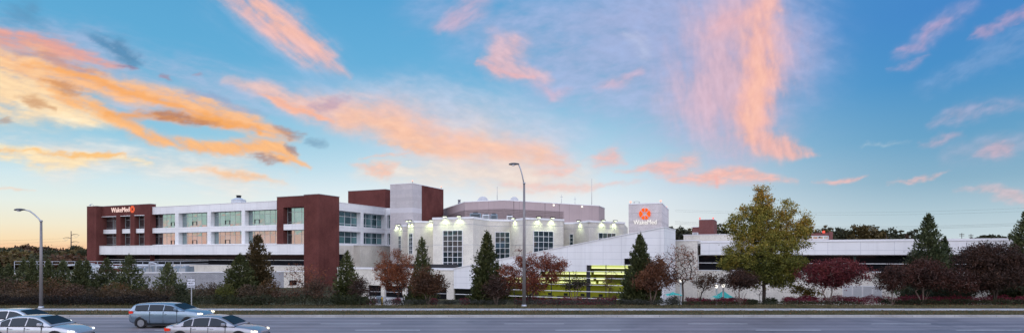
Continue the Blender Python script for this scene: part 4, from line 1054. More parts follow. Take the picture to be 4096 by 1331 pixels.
def lobby():
    D = 66.5
    P = front(D)
    r = root('lobby_wedge', 'white panelled wedge with sloping roof over a lit yellow glass lobby', 'building', P, P.a(2240))
    a0, a1 = P.a(1815), P.a(2656)
    zl, zr = P.z(1815, 1074), P.z(2656, 908.6)
    zs = lambda a: zl + (zr - zl) * (a - a0) / (a1 - a0)
    base, hr = P.z(2503, 1224), 0.8
    row = lambda k: base + hr * k
    # stepped lower edge of the white cladding
    steps = [(1815, 1906, 2), (1906, 1985, 3), (1985, 2160, 4), (2160, 2346.5, 5), (2346.5, 2497, 6), (2497, 2600, 7), (2600, 2656, 0)]
    b = MB()
    def slab(b, x0, x1, z0, o0, o1):
        c = [P.pt(x0, 0, o1), P.pt(x1, 0, o1), P.pt(x1, 0, o0), P.pt(x0, 0, o0)]
        zt = [zs(x0), zs(x1), zs(x1), zs(x0)]
        b.hexa([(p.x, p.y, z0) for p in c], [(p.x, p.y, z) for p, z in zip(c, zt)])
    for p0, p1, k in steps: slab(b, P.a(p0), P.a(p1), row(k) if k else GB, -.5, 0)
    b.build('white_cladding', M['white_big'], r)
    b = MB()
    c = [P.pt(a0, 0, .07), P.pt(a1 + .05, 0, .07), P.pt(a1 + .05, 0, -9), P.pt(a0, 0, -9)]
    zt = [zl, zr, zr, zl]
    b.hexa([(p.x, p.y, z + .004) for p, z in zip(c, zt)], [(p.x, p.y, z + .10) for p, z in zip(c, zt)]); b.build('sloping_roof', M['cap'], r)
    # trim under each step
    b = MB()
    for i, (p0, p1, k) in enumerate(steps[:-1]):
        b.pbox(P, P.a(p0), P.a(p1), row(k) - .05, row(k) - .003, -.3, .03)
        if i < 5: b.pbox(P, P.a(p1) - .05, P.a(p1) + .0, row(k) + .0, row(steps[i + 1][2]) - .06, -.3, .025)
    b.build('step_trim', M['cap'], r)
    # curtain wall: white rails, dark posts, clear panes
    og = -.22
    b = MB()
    for k in range(0, 7):
        x0 = next(P.a(p0) for p0, p1, kk in steps if kk >= k and kk > 0)
        b.pbox(P, x0 + .02, P.a(2600) - .02, row(k) - .035, row(k) + .035, og - .02, og + .10)
    b.build('glazing_rail', M['mull'], r)
    b = MB()
    for p in (2017, 2053, 2128, 2202, 2274.5, 2347, 2421, 2497, 2572):
        k = next(kk for p0, p1, kk in steps if p0 <= p < p1)
        wd = .35 if p == 2347 else .05
        b.pbox(P, P.a(p) - wd * .3, P.a(p) + wd, row(0), row(k) - .06, og - .14, og + .03)
    b.build('glazing_post', M['mull_dark'], r)
    m, t = newmat('clear_lobby_glass')
    g = t.n('ShaderNodeBsdfGlossy'); g.inputs['Roughness'].default_value = .03; g.inputs[0].default_value = (.6, .65, .7, 1)
    tr = t.n('ShaderNodeBsdfTransparent'); tr.inputs[0].default_value = (.90, .93, .80, 1)
    mx = t.n('ShaderNodeMixShader'); mx.inputs[0].default_value = .05
    t.nt.links.new(tr.outputs[0], mx.inputs[1]); t.nt.links.new(g.outputs[0], mx.inputs[2]); t.out(mx.outputs[0])
    b = MB()
    for p0, p1, k in steps[:-1]:
        kk = min(k, 6)
        b.poly([P.pt(P.a(p0), row(0), og), P.pt(P.a(p1), row(0), og), P.pt(P.a(p1), row(kk), og), P.pt(P.a(p0), row(kk), og)])
    b.build('lobby_glazing', m, r, recalc=False)
    b = MB(); b.pbox(P, P.a(2497) + .06, P.a(2600) - .02, row(6) + .06, row(7) - .06, og - .03, og); b.build('dark_pane', M['glass_dark'], r)
    # the room behind
    my = mat_plain('olive_lobby_wall', (.36, .34, .06), .7, 0, .2, .12, .6)
    md = mat_plain('dark_lobby_floor', (.05, .05, .02), .5, 0, .3, .2)
    b = MB()
    x0, x1 = P.a(1950), P.a(2612)
    b.pbox(P, x0, x1, GB + .0, row(7), -7.3, -7.0)
    b.pbox(P, x0 - .2, x0, GB, row(5) - .3, -7.3, -.6); b.pbox(P, x1, x1 + .2, GB, row(7), -7.3, -.6)
    b.pbox(P, P.a(2404), P.a(2412), GB, row(4), -6.9, -2.0)
    b.build('lobby_wall', my, r)
    b = MB(); b.pbox(P, x0 - .2, x1 + .2, GB - .1, GB + .04, -7.3, -.3); b.build('lobby_floor', md, r)
    # stepped ceiling coves: back panels with the wash of light put in as emission, a strip light along the foot of each, a dark lip below
    bc, bl, bg = MB(), MB(), MB()
    bands = {6: [(5.96, 5.42), (4.98, 4.50), (3.92, 3.60), (3.30, 2.98)], 5: [(4.96, 4.48), (3.95, 3.60), (3.30, 2.98)], 4: [(3.96, 3.60), (3.30, 2.98)], 3: [(2.96, 2.62)]}
    for p0, p1, k in steps[:-1]:
        if k < 3: continue
        xa, xb = max(x0, P.a(p0)), min(x1, P.a(p1))
        bc.pbox(P, xa + .01, xb - .01, row(k) - .06, row(k), -6.98, -1.0)
        for j, (t0, t1) in enumerate(bands.get(min(k, 6), [])):
            if k == 7 and j > 1: continue
            xe = P.a(2402) if (k == 6 and j > 1) else xb
            o = -2.0 - 1.1 * j
            z1_, z0_ = base + hr * t0, base + hr * t1
            bg.pbox(P, xa + .03, xe - .03, z0_, z1_, o - .06, o)
            if k < 7:
                bl.pbox(P, xa + .05, xe - .05, z0_ - .01, z0_ + .10, o + .02, o + .10)
            bc.pbox(P, xa + .02, xe - .02, z0_ - .12, z0_ - .014, o - .5, o + .3)
    bc.build('ceiling_cove', my, r); bg.build('painted_cove_glow', M['glow'], r); bl.build('strip_light', M['cove'], r)
    b = MB(); b.pbox(P, P.a(2413), P.a(2610), GB + .05, row(4) - .1, -3.4, -3.2); b.build('partition', mat_plain('olive_partition', (.20, .20, .035), .7, 0, .2, .15, .5), r)
    # desks and chairs seen dimly
    b = MB()
    for p in (2060, 2110, 2165, 2230, 2300, 2375): 
        a = P.a(p); b.pbox(P, a - .7, a + .7, GB + .7, GB + .78, -2.6, -1.6); b.pbox(P, a - .6, a - .5, GB + .04, GB + .7, -2.5, -1.7); b.pbox(P, a + .5, a + .6, GB + .04, GB + .7, -2.5, -1.7)
        b.pbox(P, a - .25, a + .25, GB + .45, GB + 1.05, -3.2, -3.1)
    b.build('lobby_furniture', M['black'], r)
    l = bpy.data.lights.new('lobby_lamp', 'AREA'); l.energy = 330; l.color = (.92, 1.0, .46); l.shape = 'RECTANGLE'; l.size = 16; l.size_y = 3
    o = bpy.data.objects.new('lobby_lamp', l); COL.objects.link(o); o.parent = r
    p = P.pt(P.a(2290), row(4) - .75, -4.0); o.location = p - parent_loc(r); o.rotation_euler = (0, 0, -TH)
    # rest of the wedge volume: rear wall, ends
    b = MB()
    b.pbox(P, a0 + .02, a1 - .02, GB, zl - .02, -9, -8.7)
    c = [P.pt(a1 - .3, 0, -.502), P.pt(a1, 0, -.502), P.pt(a1, 0, -9), P.pt(a1 - .3, 0, -9)]
    b.hexa([(p.x, p.y, GB) for p in c], [(p.x, p.y, zr - .01) for p in c]); b.build('end_wall', M['white_big'], r)
    # small dark glazed strip left of the lit rooms
    b = MB(); b.pbox(P, P.a(1815) + .02, P.a(1950), row(0) - .1, row(3), og - .3, og - .12); b.build('dark_glazing', M['glass_dark'], r)

def entrance_block():
    P = front(66.5)
    r = root('entrance_block', 'low cream block wall with white cap and dark strip windows left of the wedge', 'building', P, P.a(1600))
    a0, a1 = P.a(1350), P.a(1815)
    z1 = P.z(1815, 1074); base, hr = P.z(2503, 1224), .8
    zk = [base + hr * k for k in range(4)]
    hs = [(P.a(1470), P.a(1524), base, zk[2] + .1), (P.a(1538), P.a(1610), base, zk[2] + .1), (P.a(1625), P.a(1700), base, zk[2] + .1), (P.a(1712), P.a(1786.5), base, zk[2] + .1)]
    b = MB(); b.wall(P, a0, a1 - .01, GB, z1 - .2, .5, hs); b.build('block_wall', M['cream'], r)
    b = MB(); b.pbox(P, a0 - .05, a1 - .01, z1 - .198, z1 + .05, -.6, .07); b.build('cap', M['cap'], r)
    b = MB(); b.pbox(P, a0 + .3, a1 - .02, z1 - .4, z1 - .1, -24, -.61); b.pbox(P, a0, a0 + .3, GB, z1 - .1, -24, -.51); b.build('flat_roof', M['roof'], r)
    b = MB(); b.pbox(P, a0 + 1, P.a(1700), z1 - .1, z1 + .42, -9.2, -9); b.build('dark_upstand', M['mull_dark'], r)
    for h in hs: window(r, P, h[0], h[1], h[2], h[3], -.3, 1, 2, M['glass_dark'], M['mull'], .05, .10, [zk[1]])

def right_wing():
    P = front(77.0); Pe = front(76.4); Pb = front(76.65)
    r = root('long_wing', 'long low white wing with a continuous dark ribbon window at right', 'building', P, P.a(3300))
    a0, a1 = P.a(2789), P.a(4700)
    zt, zb = P.z(2789, 963), 4.5
    w0 = P.z(2800, 1081)
    b = MB(); b.wall(P, a0 + .05, a1, GB, w0, .5, []); b.build('block_wall', M['cream'], r)
    b = MB(); b.pbox(Pb, Pb.a(2789) + .4, Pb.a(4700), zb, zt - .25, -.9, 0); b.build('white_fascia', M['white'], r)
    b = MB(); b.pbox(Pb, Pb.a(2789) + .41, Pb.a(4700), zt - .246, zt, -1.0, .06); b.build('roof_cap', M['cap'], r)
    A0, A1 = P.a(2789) + .05, P.a(4700)
    zm = P.z(2810, 1050)
    n = int((A1 - A0) / 1.55)
    window(r, P, A0, A1, w0 + .002, zb - .002, -.35, 1, 1, M['glass_dark'], M['mull'], .09, .12, [zm], None, 'ribbon_window')
    b = MB()
    for px in (3020, 3415, 3640): b.pbox(P, P.a(px), P.a(px) + .25, w0 + .1, zb - .1, -.38, -.2)
    b.build('window_pier', mat_plain('dark_green_post', (.02, .04, .035), .5), r)
    b = MB(); b.pbox(P, A0, A1, w0 + .004, w0 + .09, -.3, .07); b.build('sill', M['cap'], r)
    # end block
    b = MB(); b.pbox(Pe, Pe.a(2656) + .02, Pe.a(2693), GB, Pe.z(2680, 970), -8, -.02); b.pbox(Pe, Pe.a(2693), Pe.a(2789), GB, zt + .02, -8, 0); b.build('end_block', M['cream'], r)
    b = MB(); b.pbox(Pe, Pe.a(2693) - .04, Pe.a(2789) + .05, zt + .024, zt + .14, -8, .06); b.pbox(Pe, Pe.a(2656), Pe.a(2693) - .05, Pe.z(2680, 970) + .004, Pe.z(2680, 970) + .12, -8, .04); b.build('end_cap', M['cap'], r)
    # louvres low on the wall
    for p0, p1 in ((3370, 3409), (3410.5, 3449), (3450.5, 3489), (3490.5, 3528)):
        q = MB(); z0, z1 = P.z(3450, 1188), P.z(3450, 1141); A, B = P.a(p0), P.a(p1)
        q.pbox(P, A, B, z1 - .06, z1, 0.0, .10); q.pbox(P, A, B, z0, z0 + .06, 0.0, .10); q.pbox(P, A, A + .05, z0 + .06, z1 - .06, 0, .095); q.pbox(P, B - .05, B, z0 + .06, z1 - .06, 0, .095)
        z = z0 + .1
        while z < z1 - .12:
            q.pbox(P, A + .05, B - .05, z, z + .05, .0, .08); z += .125
        g = q.build('louvre_panel', M['cap'], r)
        q = MB(); q.pbox(P, A + .05, B - .05, z0 + .06, z1 - .06, .002, .02); q.build('backing', M['mull_grey'], g)
    # roof and upper tier
    b = MB(); b.pbox(P, a0, a1, zt - .6, zt - .3, -40, -.6); b.build('flat_roof', M['roof'], r)
    Pu = front(92.0)
    b = MB(); b.pbox(Pu, Pu.a(2734), Pu.a(3215), zt - .4, Pu.z(2850, 938.5), -14, 0); b.build('upper_tier', M['cream'], r)
    b = MB(); b.pbox(Pu, Pu.a(2734) - .06, Pu.a(3215) + .06, Pu.z(2850, 938.5) + .004, Pu.z(2850, 936), -14, .06); b.build('tier_cap', M['cap'], r)

def brick_rear():
    P = front(120.0)
    r = root('rear_brick_block', 'dark red brick block with stepped top behind the long white wing', 'building', P, P.a(2825))
    zb = 5.0
    b = MB(); b.pbox(P, P.a(2796), P.a(2855), zb - 6, P.z(2825, 878), -8, 0); b.pbox(P, P.a(2769), P.a(2796) - .01, zb - 6, P.z(2780, 908), -7, -.05); b.build('brick_wall', M['brick_far'], r)
    b = MB(); b.pbox(P, P.a(2796) - .06, P.a(2855) + .06, P.z(2825, 878) + .004, P.z(2825, 876), -8, .06); b.pbox(P, P.a(2769) - .06, P.a(2796) - .07, P.z(2780, 908) + .004, P.z(2780, 905.6), -7, .04); b.build('coping', M['cap'], r)
    window(r, P, P.a(2770), P.a(2793), P.z(2780, 938), P.z(2780, 929), -.02, 1, 1, M['glass_dark'], M['mull'], .14, .1)
    for px in (2799, 2852):
        p = P.pt(P.a(px), 0, -.3); z = P.z(px, 877)
        q = MB(); q.lathe((p.x, p.y, z), [(.04, 0), (.11, .06), (.12, .3), (.05, .45)], 10); q.build('beacon_lamp', M['beacon_red'], r)
    P = front(112.0)
    r = root('brick_penthouse', 'low red brick penthouse with clerestory windows and a red beacon on top', 'building', P, P.a(3290))
    b = MB(); zc = P.z(3300, 941)
    b.pbox(P, P.a(3170), P.a(3316), zc, P.z(3300, 931), -8, 0); b.pbox(P, P.a(3316) + .01, P.a(3331), 1, P.z(3320, 926), -7, .15); b.pbox(P, P.a(3170), P.a(3316), 1, P.z(3300, 957), -8, 0); b.build('brick_wall', M['brick_far'], r)
    window(r, P, P.a(3230), P.a(3315), P.z(3300, 957), zc, -.15, 4, 1, M['glass_sky'], M['mull'], .14, .1, [], None, 'clerestory')
    p = P.pt(P.a(3296), 0, -.5); z = P.z(3296, 931)
    q = MB(); q.lathe((p.x, p.y, z), [(.05, 0), (.20, .06), (.22, .3), (.08, .42)], 10); q.build('beacon_lamp', M['beacon_red'], r)

def roof_vent():
    P = front(95.0)
    p = P.pt(P.a(955), 14.5)
    u = P.Y(955) / F
    r = thing('roof_vent', 'octagonal pale roof vent with short stack on the office wing', 'roof vent', (p.x, p.y, 14.5))
    zt = P.z(955, 800); w = 28 * u
    q = MB(); q.lathe((p.x, p.y, 14.45), [(w, 0), (w, zt - 14.45)], 8, False); q.build('curb', M['galv_white'], r)
    q = MB(); q.lathe((p.x, p.y, zt), [(w * 1.04, 0), (w * .35, P.z(955, 791) - zt)], 8, False); q.build('hood', M['galv_white'], r)
    q = MB(); q.lathe((p.x, p.y, P.z(955, 791.5)), [(w * .3, 0), (w * .3, .4), (w * .36, .45), (w * .36, .6)], 12); q.build('stack', M['black'], r)
    # curved lamp arm on the brick pylon
    Py = front(82.3); a = Py.a(352); z = 15.7
    t_ = thing('roof_camera', 'small curved security camera arm atop the brick pylon at far left', 'security camera', tuple(Py.pt(a, z, -.5)))
    q = MB(); q.tube([Py.pt(a + 1.2, z, -.5), Py.pt(a + 1.1, z + .3, -.5), Py.pt(a + .6, z + .55, -.5), Py.pt(a, z + .45, -.5)], .04, 6); q.build('arm', M['galv'], t_)
    q = MB(); c = Py.pt(a - .05, z + .2, -.5); q.lathe(tuple(c), [(.05, 0), (.2, .05), (.22, .2), (.06, .3)], 10); q.build('dome', M['galv_white'], t_)

office_wing(); stair_tower(); _, PF, _ = pavilion(); drum(); roof_units(PF); sign_tower(); lobby(); entrance_block(); right_wing(); brick_rear(); roof_vent()
# ------------------------------------------------------------------ trees and shrubs
def L_(*h): return [lin(x) for x in h]
def dim(cols, k): return [tuple(v * k for v in c) for c in cols]
LEAF = {
 'oak':    mat_leaf('autumn_oak_leaf', [(.034, .044, .011), (.090, .100, .020), (.175, .165, .032), (.29, .225, .042), (.38, .205, .042)], .22, 1.0, .35, (2.0, 10.5, .22)),
 'red':    mat_leaf('red_autumn_leaf', [(0.0593, 0.0199, 0.0167), (0.1258, 0.0340, 0.0239), (0.2222, 0.0638, 0.0359), (0.3110, 0.1204, 0.0658)], .2, 1.0, .8),
 'rust':   mat_leaf('rust_autumn_leaf', [(0.0562, 0.0220, 0.0135), (0.1157, 0.0385, 0.0203), (0.2065, 0.0660, 0.0293), (0.3141, 0.1100, 0.0450)], .2, 1.0, .8),
 'maroon': mat_leaf('maroon_myrtle_leaf', [(0.0174, 0.0126, 0.0107), (0.0348, 0.0196, 0.0156), (0.0621, 0.0309, 0.0215), (0.1056, 0.0505, 0.0313)], .15, 1.0, .8),
 'crimson': mat_leaf('crimson_myrtle_leaf', [(.026, .009, .012), (.078, .017, .022), (.155, .028, .032), (.21, .052, .045)], .2, 1.0, .6),
 'hedge':  mat_leaf('burning_bush_leaf', [(0.0540, 0.0096, 0.0192), (0.1320, 0.0192, 0.0384), (0.2280, 0.0336, 0.0600), (0.2880, 0.0600, 0.0720)], .2, 1.0, 1.2),
 'conifer': mat_leaf('dark_conifer_needle', [(0.0172, 0.0242, 0.0085), (0.0379, 0.0484, 0.0156), (0.0690, 0.0786, 0.0255), (0.1294, 0.1240, 0.0425)], .1, 1.0, .9),
 'cedar':  mat_leaf('cedar_needle', [(0.0217, 0.0308, 0.0151), (0.0497, 0.0629, 0.0277), (0.0869, 0.0980, 0.0403), (0.1366, 0.1400, 0.0580)], .1, 1.0, .9),
 'green':  mat_leaf('low_green_leaf', [(.010, .014, .007), (.022, .028, .012), (.040, .046, .020), (.07, .07, .034)], .1, 1.0, 1.0),
 'brown':  mat_leaf('brown_shrub_leaf', [(0.0280, 0.0171, 0.0138), (0.0595, 0.0344, 0.0234), (0.1015, 0.0562, 0.0343), (0.1488, 0.0860, 0.0495)], .1, 1.0, .9),
 'olive':  mat_leaf('yellow_green_leaf', [(.035, .042, .010), (.080, .085, .018), (.14, .13, .03)], .2, 1.0, .9),
 'orange': mat_leaf('orange_brown_leaf', [(.040, .022, .010), (.085, .045, .018), (.14, .075, .028)], .2, 1.0, .9),
 'far_green': mat_leaf('far_green_leaf', [(0.0208, 0.0234, 0.0130), (0.0442, 0.0468, 0.0234), (0.0780, 0.0728, 0.0338)], .1, 1.0, .12),
 'far_gold': mat_leaf('far_gold_leaf', [(0.0442, 0.0338, 0.0130), (0.0975, 0.0715, 0.0260), (0.1625, 0.1170, 0.0442)], .1, 1.0, .12),
 'far_rust': mat_leaf('far_rust_leaf', [(0.0408, 0.0216, 0.0132), (0.0840, 0.0432, 0.0240), (0.1320, 0.0720, 0.0408)], .1, 1.0, .12),
}

def inside_sample(ells, n, r, shell=.45):
    """points spread through a union of ellipsoids, biased towards the shell"""
    vol = np.array([e[3] * e[4] * e[5] for e in ells]); vol = vol ** .75; vol /= vol.sum()
    k = r.choice(len(ells), n, p=vol)
    E = np.array(ells)[k]
    d = r.normal(size=(n, 3)); d /= np.linalg.norm(d, axis=1)[:, None]
    rad = r.random(n) ** shell
    return E[:, :3] + d * E[:, 3:6] * rad[:, None]

def skeleton(base, stems, A, r, lift=.16):
    """stems: list of polylines (trunks). A: attractors. -> nodes, parents"""
    nodes, par = [], []
    for st in stems:
        prev = -1
        for p in st:
            nodes.append(np.array(p, float)); par.append(prev); prev = len(nodes) - 1
    trunkN = len(nodes)
    c = np.array([s[-1] for s in stems]).mean(0)
    order = np.argsort(np.linalg.norm(A - c, axis=1))
    leaf_ids = []
    for i in order:
        a = A[i]
        N = np.array(nodes)
        d = np.linalg.norm(N - a, axis=1)
        pen = np.where(N[:, 2] > a[2] + .1, (N[:, 2] - a[2]) * 1.2, 0)
        pen = pen + np.where(np.array(par) < 0, 3.0, 0)
        j = int(np.argmin(d + pen))
        b = N[j]
        L = np.linalg.norm(a - b)
        if L > .6:
            m = b * .5 + a * .5 + np.array([0, 0, L * lift]) + r.normal(0, L * .06, 3)
            nodes.append(m); par.append(j); j = len(nodes) - 1
        nodes.append(a); par.append(j); leaf_ids.append(len(nodes) - 1)
    return np.array(nodes), np.array(par), leaf_ids

def limb_mesh(name, nodes, par, rtip, rmax, mat, parent, sides=5, expo=2.3):
    n = len(nodes); w = np.zeros(n)
    for i in range(n - 1, -1, -1):
        if w[i] == 0: w[i] = rtip ** expo
        if par[i] >= 0: w[par[i]] += w[i]
    rad = np.minimum(w ** (1 / expo), rmax)
    V, Fc = [], []
    for i in range(n):
        j = par[i]
        if j < 0: continue
        a, b = Vector(nodes[j]), Vector(nodes[i]); d = b - a
        if d.length < 1e-4: continue
        d.normalize(); x = d.cross(Vector((.31, .2, .93)))
        if x.length < .05: x = d.cross(Vector((1, 0, 0)))
        x.normalize(); y = d.cross(x)
        ra = min(rad[j], rad[i] * 1.5); rb = rad[i]
        i0 = len(V)
        for q, rr in ((a, ra), (b, rb)):
            for s in range(sides):
                an = 6.2832 * s / sides
                V.append(tuple(q + (x * math.cos(an) + y * math.sin(an)) * rr))
        for s in range(sides):
            l = (s + 1) % sides; Fc.append((i0 + s, i0 + l, i0 + sides + l, i0 + sides + s))
    b = MB(); b.v = V; b.f = Fc; b.sm = [True] * len(Fc)
    return b.build(name, mat, parent, recalc=False)

def clump_leaves(A, per, rc, size, r, asp=.55, sq=.75, drop=0.0, flat=0.0, keep=1.0):
    A = A[r.random(len(A)) < keep]
    k = r.poisson(per, len(A)); 
    C = np.repeat(A, k, axis=0)
    s = np.repeat(rc * r.uniform(.55, 1.35, len(A)), k)
    d = r.normal(size=C.shape) * s[:, None] * .62; d[:, 2] *= sq
    C = C + d
    if drop: C[:, 2] -= np.abs(r.normal(0, drop, len(C)))
    return leaf_quads(C, size * r.uniform(.6, 1.35, len(C)), asp, r, flat=flat)

def tree(name, label, cat, px, Y, ells, leaf, bark='bark', n=120, per=40, rc=.45, size=.15, trunk_h=1.5, stems=1, spread=.3, rt=.012, rmax=.2, seed=1,
         group=None, keep=1.0, lean=0.0, asp=.55, zb=None, shell=.45, lift=.16, flat=0.0, bare=0):
    """ells given relative to the foot of the tree, in metres"""
    r = np.random.default_rng(seed)
    x, y = ray(px, Y); z = gz(x, y) if zb is None else zb
    t_ = thing(name, label, cat, (x, y, z), group)
    E = [(x + e[0], y + e[1], z + e[2], e[3], e[4], e[5]) for e in ells]
    A = inside_sample(E, n, r, shell)
    B = inside_sample(E, bare, r, .3) if bare else np.zeros((0, 3))
    st = []
    for k in range(stems):
        an = 6.2832 * (k + r.uniform(-.3, .3)) / max(stems, 1); sp = spread * (r.uniform(.5, 1.1) if stems > 1 else 1)
        pts = []
        m = 4
        for q in range(m + 1):
            f = q / m
            pts.append((x + (math.cos(an) * (.07 + sp * f ** 1.4) if stems > 1 else lean * f + r.normal(0, .025 * q / m)), y + (math.sin(an) * (.07 + sp * f ** 1.4) if stems > 1 else 0), z - .1 + trunk_h * f))
        st.append(pts)
    nodes, par, _ = skeleton((x, y, z), st, np.concatenate([A, B]) if bare else A, r, lift)
    limb_mesh('trunk', nodes, par, rt, rmax, M[bark], t_)
    leaf_mesh('crown', clump_leaves(A, per, rc, size, r, asp, keep=keep, flat=flat), LEAF[leaf], t_)
    return t_

def conifer(name, label, px, Y, w, h, leaf='conifer', seed=1, n=2600, group=None, L=.34, open_=.0, zb=None, cat='conifer', shape=.66, base=.04, wisp=.22):
    r = np.random.default_rng(seed)
    x, y = ray(px, Y); z = gz(x, y) if zb is None else zb
    t_ = thing(name, label, cat, (x, y, z), group)
    b = MB(); b.tube([(x, y, z - .1), (x + r.normal(0, .05), y, z + h * .5), (x, y, z + h * .97)], [max(.06, h * .016), h * .011, .02], 7)
    b.build('trunk', M['bark'], t_)
    # boughs: each a drooping fan of sprays, whorled round the stem
    nb = int(60 + h * 16); n = int(n * 3.2); w = w * 1.18
    C, AX, SZ = [], [], []
    for k in range(nb):
        f = (k + r.random()) / nb
        f = base + (1 - base) * f ** 1.05
        Rm = w * .5 * min(1, (f + .02) / .10) ** .5 * (1 - f) ** shape * (1 + r.normal(0, .20)) + .07
        if r.random() < open_: continue
        an = k * 2.399 + r.normal(0, .35)
        m = max(6, int(n / nb * (.35 + 1.3 * (1 - f))))
        q = r.random(m) ** .5                     # outward bias
        up = .35 + .25 * (1 - f)
        side = r.normal(0, .24, m) * (Rm * .8 * (.35 + q))
        out = Rm * q
        zz = z + h * f + out * up * r.uniform(.6, 1.0) * .8 - .12 * Rm + r.normal(0, wisp * .5 + .02 * h * (1 - f), m) - .25 * Rm
        zz = np.maximum(zz, z + .08)
        ca, sa = math.cos(an), math.sin(an)
        C.append(np.stack([x + ca * out - sa * side, y + sa * out + ca * side, zz], 1))
        AX.append(np.tile([ca * .75, sa * .75, .75], (m, 1)) + 0 * C[-1])
        SZ.append(L * r.uniform(.6, 1.3, m) * (.6 + .4 * (1 - f)))
    # leader
    m = int(n * .03) + 20; f = r.uniform(.86, 1.0, m)
    C.append(np.stack([x + r.normal(0, 1, m) * (1.02 - f) * w * .16, y + r.normal(0, 1, m) * (1.02 - f) * w * .16, z + h * f], 1)); AX.append(np.tile([0, 0, 1.2], (m, 1))); SZ.append(np.full(m, L * .6))
    C, AX, SZ = np.concatenate(C), np.concatenate(AX), np.concatenate(SZ)
    leaf_mesh('crown', leaf_quads(C, SZ, .42, r, axis=AX, spread=.42), LEAF[leaf], t_)
    return t_

def shrub(name, label, cat, px, Y, w, h, leaf, seed=1, n=1200, size=.12, dep=None, group=None, zb=None, stems=5, lumps=5, asp=.55):
    r = np.random.default_rng(seed)
    x, y = ray(px, Y); z = gz(x, y) if zb is None else zb
    t_ = thing(name, label, cat, (x, y, z), group)
    dep = dep or w * .8
    E = [(x, y, z + h * .50, w * .42, dep * .42, h * .46)]
    for k in range(lumps):
        E.append((x + r.uniform(-.36, .36) * w, y + r.uniform(-.3, .3) * dep, z + h * r.uniform(.38, .68), w * r.uniform(.12, .22), dep * .2, h * r.uniform(.22, .34)))
    C = inside_sample(E, n, r, .40); C = C[C[:, 2] > z + .03]
    C[:, 2] = np.minimum(C[:, 2], z + h * 1.05)
    st = MB()
    for k in range(stems):
        a = r.uniform(0, 6.28); p = C[r.integers(len(C))]
        st.tube([(x + .1 * math.cos(a), y + .1 * math.sin(a), z - .05), tuple((np.array([x, y, z]) * .5 + p * .5) + np.array([0, 0, .05])), tuple(p)], [.025, .016, .006], 5)
    st.build('stem', M['bark'], t_)
    leaf_mesh('foliage', leaf_quads(C, size * r.uniform(.6, 1.4, len(C)), asp, r), LEAF[leaf], t_)
    return t_

def hedge(name, label, px0, px1, Y, dep, h, leaf, seed, n, size=.12, zb=None, cat='hedge', group=None, Y1=None):
    r = np.random.default_rng(seed)
    Y1 = Y if Y1 is None else Y1
    x0, x1 = ray(px0, Y)[0], ray(px1, Y1)[0]
    ym = (Y + Y1) / 2
    z = gz(0, ym) if zb is None else zb
    t_ = thing(name, label, cat, ((x0 + x1) / 2, ym, z), group)
    u = r.random(n); x = x0 + (x1 - x0) * u; yc = Y + (Y1 - Y) * u
    hh = h * (1 + .12 * np.sin(x * 1.7 + seed) + .09 * np.sin(x * 4.1) + .06 * np.sin(x * 9.3))
    a = r.uniform(0, 3.1416, n); rad = r.random(n) ** .35
    C = np.stack([x, yc + np.cos(a) * dep * .5 * rad, z + .05 + np.sin(a) ** .6 * hh * rad * .97], 1) + r.normal(0, .05, (n, 3))
    C[:, 2] = np.maximum(C[:, 2], z + .02)
    leaf_mesh('foliage', leaf_quads(C, size * r.uniform(.6, 1.4, n), .5, r), LEAF[leaf], t_)
    return t_

def HT(top, Y): return H + (HY - top) * Y / F - gz(0, Y)      # height of a tree whose tip stands at survey row top
def S_(Y): return Y / F               # metres per survey pixel at distance Y

